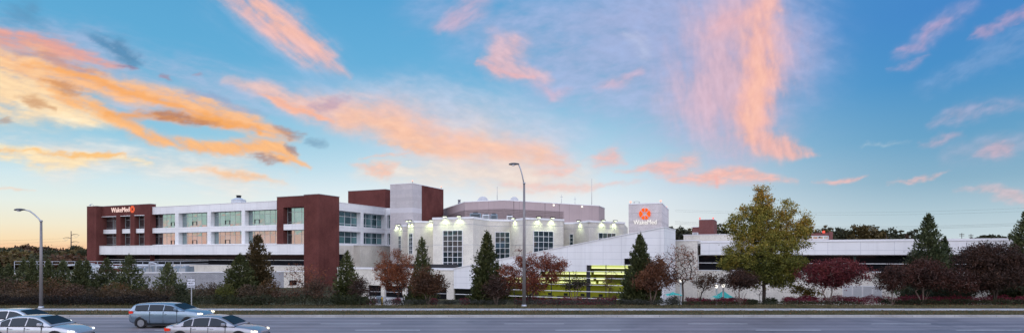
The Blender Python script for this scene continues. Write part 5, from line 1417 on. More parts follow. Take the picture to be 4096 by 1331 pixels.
# ---- the conspicuous trees along the pavement, left to right
def roadside():
    def E(Y, x0, px, zbase_py, boxes):
        """crown ellipsoids from survey extents (px0, px1, py_top, py_bot) at distance Y, relative to the foot"""
        k = S_(Y); out = []
        zf = gz(0, Y)
        for a, b, c, d in boxes:
            out.append((((a + b) / 2 - px) * k, 0, H + (HY - (c + d) / 2) * k - zf, (b - a) / 2 * k, (b - a) / 2 * k * .8, (d - c) / 2 * k))
        return out
    # bald-cypress like brown tree
    Y = 57; conifer('brown_tree', 'bronze green feathery tree rising behind a dark pine before the office wing', 1030, Y, 112 * S_(Y), HT(938, Y), 'rust_green', 3, 3000, None, .34, .08, cat='tree', shape=.5, base=.36)
    Y = 54; conifer('conifer', 'dark open pine in front of the low grey block wall, beside a yellow shrub', 960, Y, 150 * S_(Y), HT(1016, Y), 'conifer', 5, 2600, None, .34)
    Y = 52; tree('bare_myrtle', 'thin russet multi-stemmed tree before the brick pier, mostly bare twigs', 'tree', 1215, Y,
         E(Y, 0, 1215, 0, [(1125, 1250, 1040, 1140), (1200, 1325, 1050, 1150), (1150, 1300, 1100, 1190)]), 'rust', 'bark', n=130, per=9, rc=.34, size=.12, trunk_h=1.2, stems=5, spread=.5, seed=7, rmax=.06, bare=60, rt=.009)
    tree('dark_myrtle', 'dense dark brown low tree at the foot of the brick pier', 'tree', 1275, 50,
         E(50, 0, 1275, 0, [(1200, 1345, 1130, 1195), (1230, 1340, 1110, 1170)]), 'brown', 'bark', n=90, per=30, rc=.32, size=.13, trunk_h=.7, stems=5, spread=.5, seed=8, rmax=.06)
    Y = 53; conifer('conifer', 'slim dark cedar with pale gaps, between brick pier and cream entrance wall', 1388, Y, 105 * S_(Y), HT(1005, Y), 'conifer', 9, 1900, None, .32, .12)
    tree('dark_myrtle', 'low dark maroon tree with an orange tuft, right of the slim cedar', 'tree', 1448, 51,
         E(51, 0, 1448, 0, [(1390, 1515, 1125, 1190), (1405, 1480, 1105, 1150), (1455, 1480, 1108, 1130)]), 'maroon', 'bark', n=90, per=26, rc=.30, size=.12, trunk_h=.9, stems=6, spread=.5, seed=10, rmax=.05)
    Y = 54; tree('red_tree', 'airy orange red tree with several trunks before the cream entrance wall', 'tree', 1620, Y,
         E(Y, 0, 1620, 0, [(1495, 1600, 1030, 1150), (1560, 1655, 1000, 1120), (1520, 1640, 1060, 1170), (1520, 1545, 1000, 1050), (1590, 1650, 1060, 1150), (1570, 1600, 990, 1030)]), 'rust', 'bark', n=280, per=50, rc=.33, size=.115, trunk_h=1.0, stems=3, spread=.7, seed=12, rmax=.10, bare=90, rt=.012)
    Y = 55; conifer('conifer', 'narrow dark cedar rising between the red tree and the maroon tree', 1688, Y, 105 * S_(Y), HT(952, Y), 'conifer', 13, 2000, None, .32)
    tree('maroon_myrtle', 'spreading maroon crepe myrtle on pale stems before the entrance pilaster', 'tree', 1712, 50.5,
         E(50.5, 0, 1712, 0, [(1640, 1760, 1090, 1180), (1660, 1720, 1055, 1130), (1700, 1790, 1110, 1175), (1740, 1775, 1095, 1130)]), 'maroon_rust', 'bark_pale', n=200, per=50, rc=.33, size=.13, trunk_h=1.0, stems=7, spread=.45, seed=14, rmax=.045)
    Y = 53.5; conifer('conifer', 'tall full dark conifer at the low tip of the white wedge', 1948, Y, 128 * S_(Y), HT(928, Y), 'conifer', 15, 3600, None, .36)
    tree('maroon_myrtle', 'dark maroon crepe myrtle on pale stems in front of the full conifer', 'tree', 1985, 50.5,
         E(50.5, 0, 1985, 0, [(1925, 2040, 1120, 1190), (1950, 2025, 1095, 1150)]), 'maroon', 'bark_pale', n=110, per=30, rc=.32, size=.13, trunk_h=1.0, stems=7, spread=.4, seed=16, rmax=.04)
    Y = 52; tree('red_tree', 'wide red leaved tree behind the tall street lamp, lit glass showing through', 'tree', 2122, Y,
         E(Y, 0, 2122, 0, [(1995, 2090, 1050, 1160), (2055, 2100, 1005, 1080), (2068, 2082, 985, 1015), (2090, 2180, 1010, 1120), (2150, 2225, 1005, 1090), (2170, 2265, 1040, 1100), (2060, 2200, 1090, 1170), (2180, 2240, 1090, 1140), (2240, 2262, 1030, 1070)]), 'red', 'bark', n=400, per=50, rc=.33, size=.115, trunk_h=1.1, stems=3, spread=.6, seed=18, rmax=.11, bare=120, rt=.012)
    Y = 51; tree('dark_myrtle', 'small flat topped dark tree standing before the lit lobby glass', 'tree', 2298, Y,
         E(Y, 0, 2298, 0, [(2240, 2360, 1110, 1160), (2270, 2390, 1118, 1140), (2285, 2310, 1088, 1120), (2260, 2340, 1125, 1165)]), 'green_dark', 'bark_pale', n=110, per=22, rc=.28, size=.12, trunk_h=1.3, stems=4, spread=.35, seed=20, rmax=.04)
    tree('sapling', 'thin bare sapling with a few orange leaves before the lobby', 'tree', 2436, 50.5,
         E(50.5, 0, 2436, 0, [(2405, 2475, 1085, 1170), (2415, 2470, 1080, 1120)]), 'orange', 'bark', n=60, per=5, rc=.22, size=.12, trunk_h=1.6, seed=21, rmax=.04, bare=30, rt=.007)
    Y = 52.5; conifer('conifer', 'tall spire shaped conifer covering the right end of the lit lobby', 2560, Y, 122 * S_(Y), HT(938, Y), 'conifer_mid', 22, 3400, None, .36)
    Y = 50.8; tree('russet_myrtle', 'russet brown crepe myrtle with forked pale stems beside the spire conifer', 'tree', 2607, Y,
         E(Y, 0, 2607, 0, [(2540, 2650, 1090, 1165), (2590, 2680, 1020, 1120), (2560, 2660, 1060, 1130), (2640, 2710, 1080, 1150)]), 'rust_dark', 'bark_pale', n=240, per=52, rc=.36, size=.13, trunk_h=1.2, stems=6, spread=.5, seed=23, rmax=.05)
    Y = 51; tree('bare_tree', 'round headed half bare tree with purple leaf tufts at the cream end block', 'tree', 2731, Y,
         E(Y, 0, 2731, 0, [(2665, 2800, 1000, 1130), (2700, 2780, 980, 1060), (2655, 2720, 980, 1040)]), 'rust', 'bark', n=120, per=11, rc=.30, size=.12, trunk_h=1.9, seed=24, rmax=.15, bare=230, rt=.010, shell=.35)
    tree('bare_tree', 'low dark leafy side crown spreading right from the half bare tree', 'tree', 2795, 51.6,
         E(51.6, 0, 2795, 0, [(2760, 2860, 1095, 1160), (2820, 2895, 1085, 1150)]), 'maroon_rust', 'bark', n=90, per=22, rc=.30, size=.12, trunk_h=1.2, stems=3, spread=.4, seed=25, rmax=.05)
    Y = 50.3; tree('maroon_myrtle', 'broad dark maroon crepe myrtle on spreading pale stems under the golden tree', 'tree', 2962, Y,
         E(Y, 0, 2962, 0, [(2880, 3000, 1085, 1155), (2930, 3040, 1090, 1150), (2910, 3000, 1075, 1130)]), 'maroon', 'bark_pale', n=190, per=46, rc=.33, size=.13, trunk_h=1.2, stems=8, spread=.75, seed=26, rmax=.045)
    # the big golden-green tree
    Y = 52.5; tree('golden_tree', 'biggest tree, tall yellow green and gold crown above the long wing', 'tree', 3055, Y,
         E(Y, 0, 3055, 0, [(2900, 3190, 930, 1100), (2940, 3150, 830, 990), (2990, 3100, 770, 900), (3015, 3070, 738, 820), (3110, 3200, 800, 900), (2900, 2985, 850, 960), (2870, 2960, 990, 1080),
                           (3150, 3250, 860, 1010), (3200, 3252, 855, 910), (3100, 3225, 1010, 1110), (2960, 3120, 1060, 1130), (2950, 2995, 820, 870), (2950, 3060, 1080, 1150), (3060, 3190, 1075, 1150), (3080, 3180, 900, 1000), (2872, 2930, 1040, 1085)]),
         'oak', 'bark', n=950, per=74, rc=.36, size=.15, trunk_h=2.6, seed=28, rmax=.24, rt=.014, shell=.5)
    tree('sapling', 'spindly leafless sapling just left of the golden tree trunk', 'tree', 3038, 50.2,
         E(50.2, 0, 3038, 0, [(3005, 3075, 1130, 1190), (3020, 3060, 1110, 1150)]), 'brown', 'bark', n=20, per=3, rc=.15, size=.1, trunk_h=1.0, seed=29, rmax=.035, bare=40, rt=.006)
    tree('yellow_tree', 'small yellow leaved tree half hidden by the crimson crepe myrtle', 'tree', 3235, 54,
         E(54, 0, 3235, 0, [(3165, 3220, 1130, 1180), (3200, 3280, 1150, 1190)]), 'gold', 'bark', n=50, per=28, rc=.33, size=.16, trunk_h=1.0, seed=30, rmax=.07)
    Y = 50.8; tree('crimson_myrtle', 'brightest crimson crepe myrtle, umbrella shaped, before the wall louvres', 'tree', 3318, Y,
         E(Y, 0, 3318, 0, [(3180, 3400, 1060, 1140), (3230, 3440, 1035, 1110), (3330, 3480, 1050, 1135), (3250, 3400, 1090, 1150)]), 'crimson', 'bark_pale', n=400, per=52, rc=.38, size=.14, trunk_h=1.2, stems=9, spread=.7, seed=31, rmax=.05)
    Y = 50.6; tree('maroon_myrtle', 'smaller maroon crepe myrtle with pale stems right of the wall louvres', 'tree', 3568, Y,
         E(Y, 0, 3568, 0, [(3500, 3620, 1080, 1160), (3530, 3640, 1060, 1130)]), 'maroon_crimson', 'bark_pale', n=190, per=46, rc=.34, size=.13, trunk_h=1.2, stems=6, spread=.5, seed=32, rmax=.045)
    Y = 51; tree('maroon_myrtle', 'wide maroon crepe myrtle below the pair of conifers at right', 'tree', 3692, Y,
         E(Y, 0, 3692, 0, [(3600, 3780, 1050, 1150), (3680, 3860, 1060, 1160), (3800, 3905, 1090, 1165), (3640, 3760, 1035, 1100)]), 'maroon_crimson', 'bark_pale', n=380, per=52, rc=.38, size=.14, trunk_h=1.3, stems=5, spread=.5, seed=33, rmax=.06)
    tree('green_tree', 'low dull green bushy tree under the wide maroon crepe myrtle', 'tree', 3760, 55, E(55, 0, 3760, 0, [(3600, 3900, 1140, 1192)]), 'green', 'bark', n=190, per=48, rc=.4, size=.15, trunk_h=.5, seed=34, rmax=.07)
    Y = 58; conifer('conifer', 'tallest green conifer against the long white fascia', 3713, Y, 165 * S_(Y), HT(857, Y), 'cedar_mid', 35, 4200, None, .42)
    Y = 59; conifer('conifer', 'shorter conifer tucked against the right side of the tall one', 3778, Y, 105 * S_(Y), HT(949, Y), 'cedar_mid', 36, 2600, None, .40)
    Y = 57; tree('green_tree', 'rounded green tree at the foot of the tall conifer', 'tree', 3660, Y, E(Y, 0, 3660, 0, [(3625, 3710, 1000, 1070)]), 'green', 'bark', n=60, per=30, rc=.4, size=.18, trunk_h=1.6, seed=37, rmax=.1)
    Y = 52; tree('dark_tree', 'large dark maroon spreading tree at the right edge with twin trunks', 'tree', 3978, Y,
         E(Y, 0, 3978, 0, [(3820, 3980, 985, 1090), (3880, 4060, 965, 1080), (3980, 4130, 990, 1120), (3850, 4110, 1060, 1150), (3880, 3990, 1100, 1170), (4040, 4160, 1020, 1150)]), 'maroon', 'bark', n=560, per=56, rc=.44, size=.15, trunk_h=1.5, stems=2, spread=.3, seed=38, rmax=.14)
    tree('green_tree', 'dense dull green tree behind the dark spreading tree at the right edge', 'tree', 4060, 56, E(56, 0, 4060, 0, [(3960, 4180, 1090, 1192)]), 'green', 'bark', n=190, per=48, rc=.42, size=.16, trunk_h=.8, seed=39, rmax=.1)
    Y = 57; conifer('conifer', 'big dark conifer cut by the right edge of the view', 4112, Y, 190 * S_(Y), HT(835, Y), 'conifer_mid', 40, 4400, None, .42)

LEAF['rust_green'] = mat_leaf('bronze_leaf', [(.020, .016, .008), (.040, .032, .014), (.070, .048, .020), (.10, .062, .028)], .15, 1.0, .6)
LEAF['maroon_rust'] = mat_leaf('maroon_rust_leaf', [(0.0259, 0.0146, 0.0102), (0.0518, 0.0264, 0.0153), (0.0933, 0.0439, 0.0224), (0.1555, 0.0761, 0.0347)], .15, 1.0, .7)
LEAF['rust_dark'] = mat_leaf('dark_rust_leaf', [(0.0304, 0.0158, 0.0108), (0.0607, 0.0264, 0.0162), (0.1104, 0.0449, 0.0227), (0.1725, 0.0726, 0.0324)], .15, 1.0, .7)
LEAF['maroon_crimson'] = mat_leaf('maroon_crimson_leaf', [(0.0194, 0.0117, 0.0102), (0.0441, 0.0205, 0.0153), (0.0855, 0.0307, 0.0224), (0.1361, 0.0527, 0.0326)], .15, 1.0, .5)
LEAF['green_dark'] = mat_leaf('dark_green_leaf', [(.008, .008, .005), (.016, .015, .009), (.03, .026, .014)], .1, 1.0, 1.0)
LEAF['gold'] = mat_leaf('gold_leaf', [(.06, .045, .01), (.14, .10, .018), (.22, .15, .03)], .2, 1.0, .8)
LEAF['conifer_mid'] = mat_leaf('mid_conifer_needle', [(0.0189, 0.0250, 0.0096), (0.0378, 0.0475, 0.0168), (0.0621, 0.0725, 0.0264), (0.0945, 0.0975, 0.0360)], .1, 1.0, .9)
LEAF['cedar_mid'] = mat_leaf('mid_cedar_needle', [(.016, .024, .012), (.034, .046, .020), (.056, .068, .030), (.080, .088, .038)], .1, 1.0, .7)
roadside()

def left_bank():
    # row of young cedars along the left bank
    tips = [(-8, 1050, 100, 'young cedar cut by the left edge of the view'), (36, 1056, 75, 'small young cedar first in the row at far left'),
            (94, 1041, 90, 'young cedar left of the short street lamp, paired with a twin'), (128, 1036, 88, 'young cedar immediately left of the short street lamp pole'),
            (192, 1041, 92, 'young cedar immediately right of the short street lamp pole'), (252, 1041, 100, 'young cedar third right of the short lamp, left of a double topped pair'),
            (318, 1041, 92, 'left half of the double topped cedar pair before the pipework'), (347, 1044, 105, 'right half of the double topped cedar pair before the pipework'),
            (427, 1033, 125, 'broad young cedar just left of the tallest one in the row'), (517, 1020, 140, 'tallest young cedar in the left row, under the long white belt'),
            (672, 1052, 150, 'open branched young cedar left of the lane sign')]
    for i, (px, ty, w, lab) in enumerate(tips):
        Y = 57 + (i % 3) * 1.6
        zb = gz(0, Y)
        hh = H + (HY - ty) * S_(Y) - zb
        conifer('young_cedar', lab, px, Y, w * S_(Y) * 1.15, hh, 'cedar', 50 + i, 2100, 'young cedars in a row on the left bank', .34, .10 if i == 10 else 0, shape=.72)
    low = [(40, 55.0, 190, 1090, 'brown', 'rusty brown mound of shrub under the far left cedars'), (130, 53.5, 170, 1115, 'brown_orange', 'brown and orange shrub to the left of the short lamp pole'),
           (215, 54.0, 150, 1095, 'brown_orange', 'rusty shrub to the right of the short lamp pole'), (300, 53.0, 190, 1130, 'brown', 'dark grey brown shrub below the double topped cedar'),
           (390, 52.5, 150, 1140, 'maroon_brown', 'low purplish brown shrub left of the orange topped shrub'), (470, 53.0, 130, 1118, 'orange', 'orange topped shrub between two tall cedars'),
           (560, 52.0, 140, 1150, 'maroon_brown', 'low dark shrub beneath the tallest young cedar'), (650, 52.5, 150, 1130, 'maroon_brown', 'dark purple brown shrub in front of the open cedar'),
           (730, 53.0, 110, 1120, 'green', 'dark green shrub just left of the lane sign'), (830, 52.2, 150, 1122, 'maroon_brown', 'dark maroon shrub right of the lane sign post'),
           (905, 51.5, 95, 1132, 'olive', 'yellow green rounded shrub below the dark pine'), (1005, 51.5, 140, 1130, 'maroon_brown', 'dark purple shrub right of the yellow green one'),
           (1075, 53.0, 90, 1105, 'orange', 'russet and cream leaved shrub before the grey block wall'), (1130, 51.8, 120, 1148, 'brown', 'low brown shrub below the small block wall window'),
           (480, 51.2, 120, 1150, 'maroon_brown', 'low plum coloured shrub in front of the orange topped shrub'), (70, 51.6, 210, 1150, 'maroon_brown', 'long low plum shrub at the far left kerb side')]
    for i, (px, Y, w, ty, lf, lab) in enumerate(low):
        zb = gz(0, Y); h = H + (HY - ty) * S_(Y) - zb
        shrub('bank_shrub', lab, 'shrub', px, Y, w * S_(Y) * 1.15, h, lf, 80 + i, int(1500 + w * 7), .125, group='shrubs on the left bank')
    hedge('low_hedge', 'low dark green clipped hedge along the pavement below the brick pier', 690, 1500, 49.6, 1.1, .85, 'green', 101, 9000, .11)
    hedge('low_hedge', 'dark leafy hedge strip along the pavement at far left', -60, 690, 49.8, 1.2, .80, 'brown_dark', 102, 9000, .11)
    hedge('ground_hedge', 'low grey green planting along the pavement before the lobby', 1500, 2720, 50.4, 1.6, .45, 'greygreen', 103, 9000, .10)
    hedge('ground_hedge', 'thin dark planting strip along the pavement before the long wing', 2720, 3450, 50.6, 1.2, .30, 'green', 104, 4200, .10)
    # burning bush hedges
    hedge('red_hedge', 'long crimson hedge in front of the lit lobby glass', 2058, 2465, 53.6, 1.2, .78, 'hedge', 105, 8500, .11, zb=gz(0, 53.6) + .05)
    hedge('red_hedge', 'crimson hedge in front of the teal canopies, left of the golden trunk', 2745, 2996, 52.0, 1.1, .62, 'hedge', 106, 6000, .11)
    hedge('red_hedge', 'crimson hedge between golden trunk and crimson crepe myrtle', 3135, 3275, 51.8, 1.1, .75, 'hedge', 107, 3800, .11)
    hedge('red_hedge', 'short crimson hedge below the wall louvres', 3290, 3452, 52.2, 1.1, .78, 'hedge', 108, 3600, .11)
    hedge('red_hedge', 'longest crimson hedge running off at the right edge', 3452, 4260, 52.4, 1.2, .85, 'hedge', 109, 13000, .11)
    hedge('dark_hedge', 'dark green clipped hedge in front of the longest crimson one', 3520, 4260, 51.0, .9, .45, 'green', 110, 8500, .10)
    for i, (px, w, lab) in enumerate(((1490, 55, 'crimson bush left of the yellow bollard'), (1585, 55, 'crimson bush right of the yellow bollard, near the red tree trunks'), (1860, 55, 'crimson and pink bush below the low tip of the wedge'), (1735, 40, 'small crimson bush by the entrance pilaster'))):
        shrub('red_bush', lab, 'shrub', px, 52.6, w * S_(52.6), .80, 'hedge', 120 + i, 900, .10, group='small crimson bushes')
    for i, (px, Y, w, h, lab) in enumerate(((2625, 53, 70, 1.1, 'dark green bush between spire conifer and bare tree'), (2690, 55, 60, 1.5, 'dark bush under the left teal canopy'), (3085, 51.2, 60, .75, 'green bush at the right foot of the golden tree'), (3010, 51.4, 50, .6, 'small green bush at the left foot of the golden tree'), (1800, 51.6, 60, .5, 'pale green clump by the entrance pilaster'))):
        shrub('green_bush', lab, 'shrub', px, Y, w * S_(Y), h, 'green', 130 + i, 900, .11, group='small green bushes')
LEAF['brown_orange'] = mat_leaf('rusty_shrub_leaf', [(0.0308, 0.0175, 0.0110), (0.0644, 0.0350, 0.0176), (0.1148, 0.0575, 0.0264), (0.1610, 0.0775, 0.0330)], .1, 1.0, .9)
LEAF['maroon_brown'] = mat_leaf('plum_shrub_leaf', [(0.0235, 0.0182, 0.0123), (0.0472, 0.0330, 0.0202), (0.0798, 0.0513, 0.0303), (0.1179, 0.0769, 0.0427)], .1, 1.0, .9)
LEAF['brown_dark'] = mat_leaf('dark_shrub_leaf', [(.009, .008, .007), (.018, .014, .012), (.03, .023, .018)], .1, 1.0, .9)
LEAF['greygreen'] = mat_leaf('grey_green_leaf', [(.020, .022, .018), (.04, .042, .034), (.065, .065, .055)], .1, 1.0, .9)
left_bank()

def far_trees():
    def far(px, top, w, Y, leaf, label, seed, sq=1.0):
        r = np.random.default_rng(seed)
        x, y = ray(px, Y); z = GB
        h = (H + (HY - top) * S_(Y) - z) * 1.05; ww = w * S_(Y) * 1.25
        t_ = thing('far_tree', label, 'tree', (x, y, z), 'trees on the skyline')
        b = MB(); b.tube([(x, y, z - .2), (x + r.normal(0, .2), y, z + h * .5), (x, y, z + h * .85)], [h * .025, h * .018, h * .006], 6); b.build('trunk', M['bark'], t_)
        E = [(x, y, z + h * .66, ww * .44, ww * .36, h * .32)]
        for k in range(6):
            a = r.uniform(0, 6.28); E.append((x + math.cos(a) * ww * .32, y + math.sin(a) * ww * .2, z + h * r.uniform(.4, .82), ww * r.uniform(.14, .24), ww * .2, h * r.uniform(.10, .18)))
        A = inside_sample(E, 110, r, .4)
        A[:, 2] = np.minimum(A[:, 2], z + h)
        leaf_mesh('crown', clump_leaves(A, 34, ww * .085, max(.4, ww * .07), r, .85), LEAF[leaf], t_)
    Lf = ['dark green rounded', 'olive gold', 'rust tinged', 'dull green', 'thin topped', 'broad dark']
    # left skyline
    left = [(-20, 1000, 90, 330, 'far_green'), (40, 1000, 80, 330, 'far_green'), (75, 1012, 90, 300, 'far_gold'), (100, 985, 70, 430, 'far_rust'), (130, 1000, 70, 380, 'far_rust'), (155, 988, 55, 430, 'far_gold'),
            (195, 996, 70, 400, 'far_rust'), (225, 1005, 80, 330, 'far_green'), (265, 1012, 90, 300, 'far_gold'), (300, 987, 50, 300, 'far_green'), (330, 992, 60, 280, 'far_gold'), (345, 1000, 50, 260, 'far_green'), (15, 1035, 110, 240, 'far_rust'), (190, 1030, 120, 240, 'far_green'), (290, 1030, 120, 230, 'far_rust'), (105, 1035, 120, 240, 'far_gold')]
    names = {'far_green': 'dark green', 'far_gold': 'olive gold', 'far_rust': 'rust brown'}
    ords = ['first', 'second', 'third', 'fourth', 'fifth', 'sixth', 'seventh', 'eighth', 'ninth', 'tenth', 'eleventh', 'twelfth', 'thirteenth', 'fourteenth', 'fifteenth', 'sixteenth', 'seventeenth', 'eighteenth', 'nineteenth', 'twentieth', 'twenty-first', 'twenty-second', 'twenty-third', 'twenty-fourth']
    sidx = sorted(range(len(left)), key=lambda i: left[i][0])
    for rank, i in enumerate(sidx):
        px, top, w, Y, lf = left[i]
        far(px, top, w * 1.3, Y, lf, '%s skyline tree, %s from the left among trees left of the office wing' % (names[lf], ords[rank]), 200 + i)
    right = [(2690, 908, 60, 190, 'far_green'), (2725, 904, 70, 190, 'far_green'), (2765, 906, 50, 200, 'far_gold'), (2875, 896, 60, 190, 'far_green'), (2915, 915, 60, 190, 'far_green'),
             (3120, 925, 60, 210, 'far_rust'), (3180, 925, 60, 210, 'far_green'), (3238, 912, 60, 220, 'far_rust'), (3290, 908, 60, 220, 'far_gold'), (3335, 915, 70, 220, 'far_green'), (3375, 905, 60, 215, 'far_green'), (3425, 903, 70, 215, 'far_gold'),
             (3475, 905, 70, 220, 'far_gold'), (3520, 912, 70, 225, 'far_green'), (3560, 920, 60, 230, 'far_green'), (3605, 932, 60, 230, 'far_rust'), (3655, 922, 50, 230, 'far_green'), (3690, 935, 50, 240, 'far_green'),
             (3930, 945, 60, 300, 'far_green'), (3975, 942, 70, 300, 'far_green'), (4020, 940, 60, 300, 'far_green'), (4075, 940, 70, 300, 'far_green')]
    for i, (px, top, w, Y, lf) in enumerate(right):
        far(px, top, w * 1.35, Y, lf, '%s skyline tree, %s from the left among trees right of the sign tower' % (names[lf], ords[i]), 240 + i)
far_trees()
# ------------------------------------------------------------------ street furniture and small structures
def street_lamp(name, label, px, Y, py_top_pole, head_px, head_py, r0, r1, elbow):
    x, y = ray(px, Y); z = gz(x, y)
    t_ = thing(name, label, 'street lamp', (x, y, z), 'street lamps')
    zt = H + (HY - py_top_pole) * S_(Y)
    b = MB(); b.tube([(x, y, z - .1), (x, y, z + (zt - z) * .5), (x, y, zt)], [r0, (r0 + r1) * .5, r1], 12); b.build('pole', mat_plain('weathered_aluminium', (.34, .33, .35), .5, .35, .4, .1, 2.0) if 'wa' not in M else M['wa'], t_)
    b = MB(); b.lathe((x, y, z - .02), [(r0 * 1.45, 0), (r0 * 1.45, .12), (r0 * 1.15, .22)], 12); b.build('base_plate', M['galv'], t_)
    b = MB(); b.lathe((x, y, zt - .02), [(r1 * 1.3, 0), (r1 * 1.3, .10), (r1 * .6, .14)], 10); b.build('pole_cap', M['galv'], t_)
    hx = (head_px - CX) / F * Y; hz = H + (HY - head_py) * S_(Y)
    b = MB(); pts = [(x, y, zt - .1)]
    for f, g in elbow: pts.append((x + (hx - x) * f, y, zt + (hz - zt) * g))
    b.tube(pts, [.055] * (len(pts) - 1) + [.045], 8); b.build('arm', M['galv'], t_)
    # cobra head
    b = MB(); L = .85; d = -1
    prof = [(-.0, .06, .05), (.12, .12, .08), (.35, .19, .12), (.62, .20, .12), (.80, .13, .09), (.88, .04, .04)]
    rings = []
    for f, w, h in prof:
        ring = []
        for k in range(10):
            an = 6.2832 * k / 10
            ring.append((hx + d * (f - .1), y + w * math.cos(an), hz + .02 + h * math.sin(an) * (1 if math.sin(an) > 0 else .6) - .03 * f))
        rings.append(ring)
    for a, c in zip(rings, rings[1:]):
        for k in range(10):
            l = (k + 1) % 10; b.poly([a[k], a[l], c[l], c[k]], True)
    b.poly(rings[0]); b.poly(rings[-1][::-1])
    h_ = b.build('lamp_head', mat_plain('dark_lamp_casting', (.09, .09, .10), .5, .3, .4, .1), t_)
    b = MB(); b.lathe((hx - .40, y, hz - .13), [(.05, 0), (.14, .03), (.17, .08)], 12); b.build('lens', M['mull'], h_)

def lane_sign():
    Y = 47.6; x, y = ray(765, Y); z = gz(x, y)
    t_ = thing('lane_sign', 'white rectangular sign reading RIGHT LANE MUST TURN RIGHT on a steel post', 'road sign', (x, y, z))
    k = S_(Y); z0, z1 = H + (HY - 1148.6) * k, H + (HY - 1113.6) * k; w = 33 * k / 2
    b = MB(); b.box(x - .035, x + .035, y + .02, y + .07, z - .1, z1 + .17); b.build('post', M['galv'], t_)
    P = Plane((x - w, y), (x + w, y))
    def rr(i):                                   # rounded rectangle inset i
        r_ = .06; pts = []
        for cx_, cz_, a0 in ((2 * w - i - r_, z0 + i + r_, -90), (2 * w - i - r_, z1 - i - r_, 0), (i + r_, z1 - i - r_, 90), (i + r_, z0 + i + r_, 180)):
            for q in range(5): pts.append((cx_ + r_ * math.cos(R(a0 + 22.5 * q)), cz_ + r_ * math.sin(R(a0 + 22.5 * q))))
        return pts
    def plate(name, i, o, dep, mat, par):
        b = MB(); f = [P.pt(a, zz, o) for a, zz in rr(i)]; g = [P.pt(a, zz, o - dep) for a, zz in rr(i)]
        b.poly(f); b.poly(g[::-1])
        for q in range(len(f)):
            l = (q + 1) % len(f); b.poly([g[q], g[l], f[l], f[q]])
        return b.build(name, mat, par)
    pl = plate('sign_plate', 0, .02, .02, M['black'], t_)
    white = mat_plain('retroreflective_white', (.62, .63, .70), .4, 0, .4, .05)
    plate('sign_face', .022, .026, .004, white, pl)
    hh = z1 - z0
    for txt, f, sz in (('RIGHT LANE', .68, .155), ('MUST', .40, .18), ('TURN RIGHT', .12, .155)):
        text_mesh('lettering', txt, sz, M['black'], pl, P, w, z0 + hh * f, .030, .002, .004, 'CENTER', .72 if len(txt) > 5 else .95)
    b = MB(); b.box(x - .05, x + .05, y - .01, y + .02, z1 + .06, z1 + .16); b.build('bracket', M['galv'], t_)

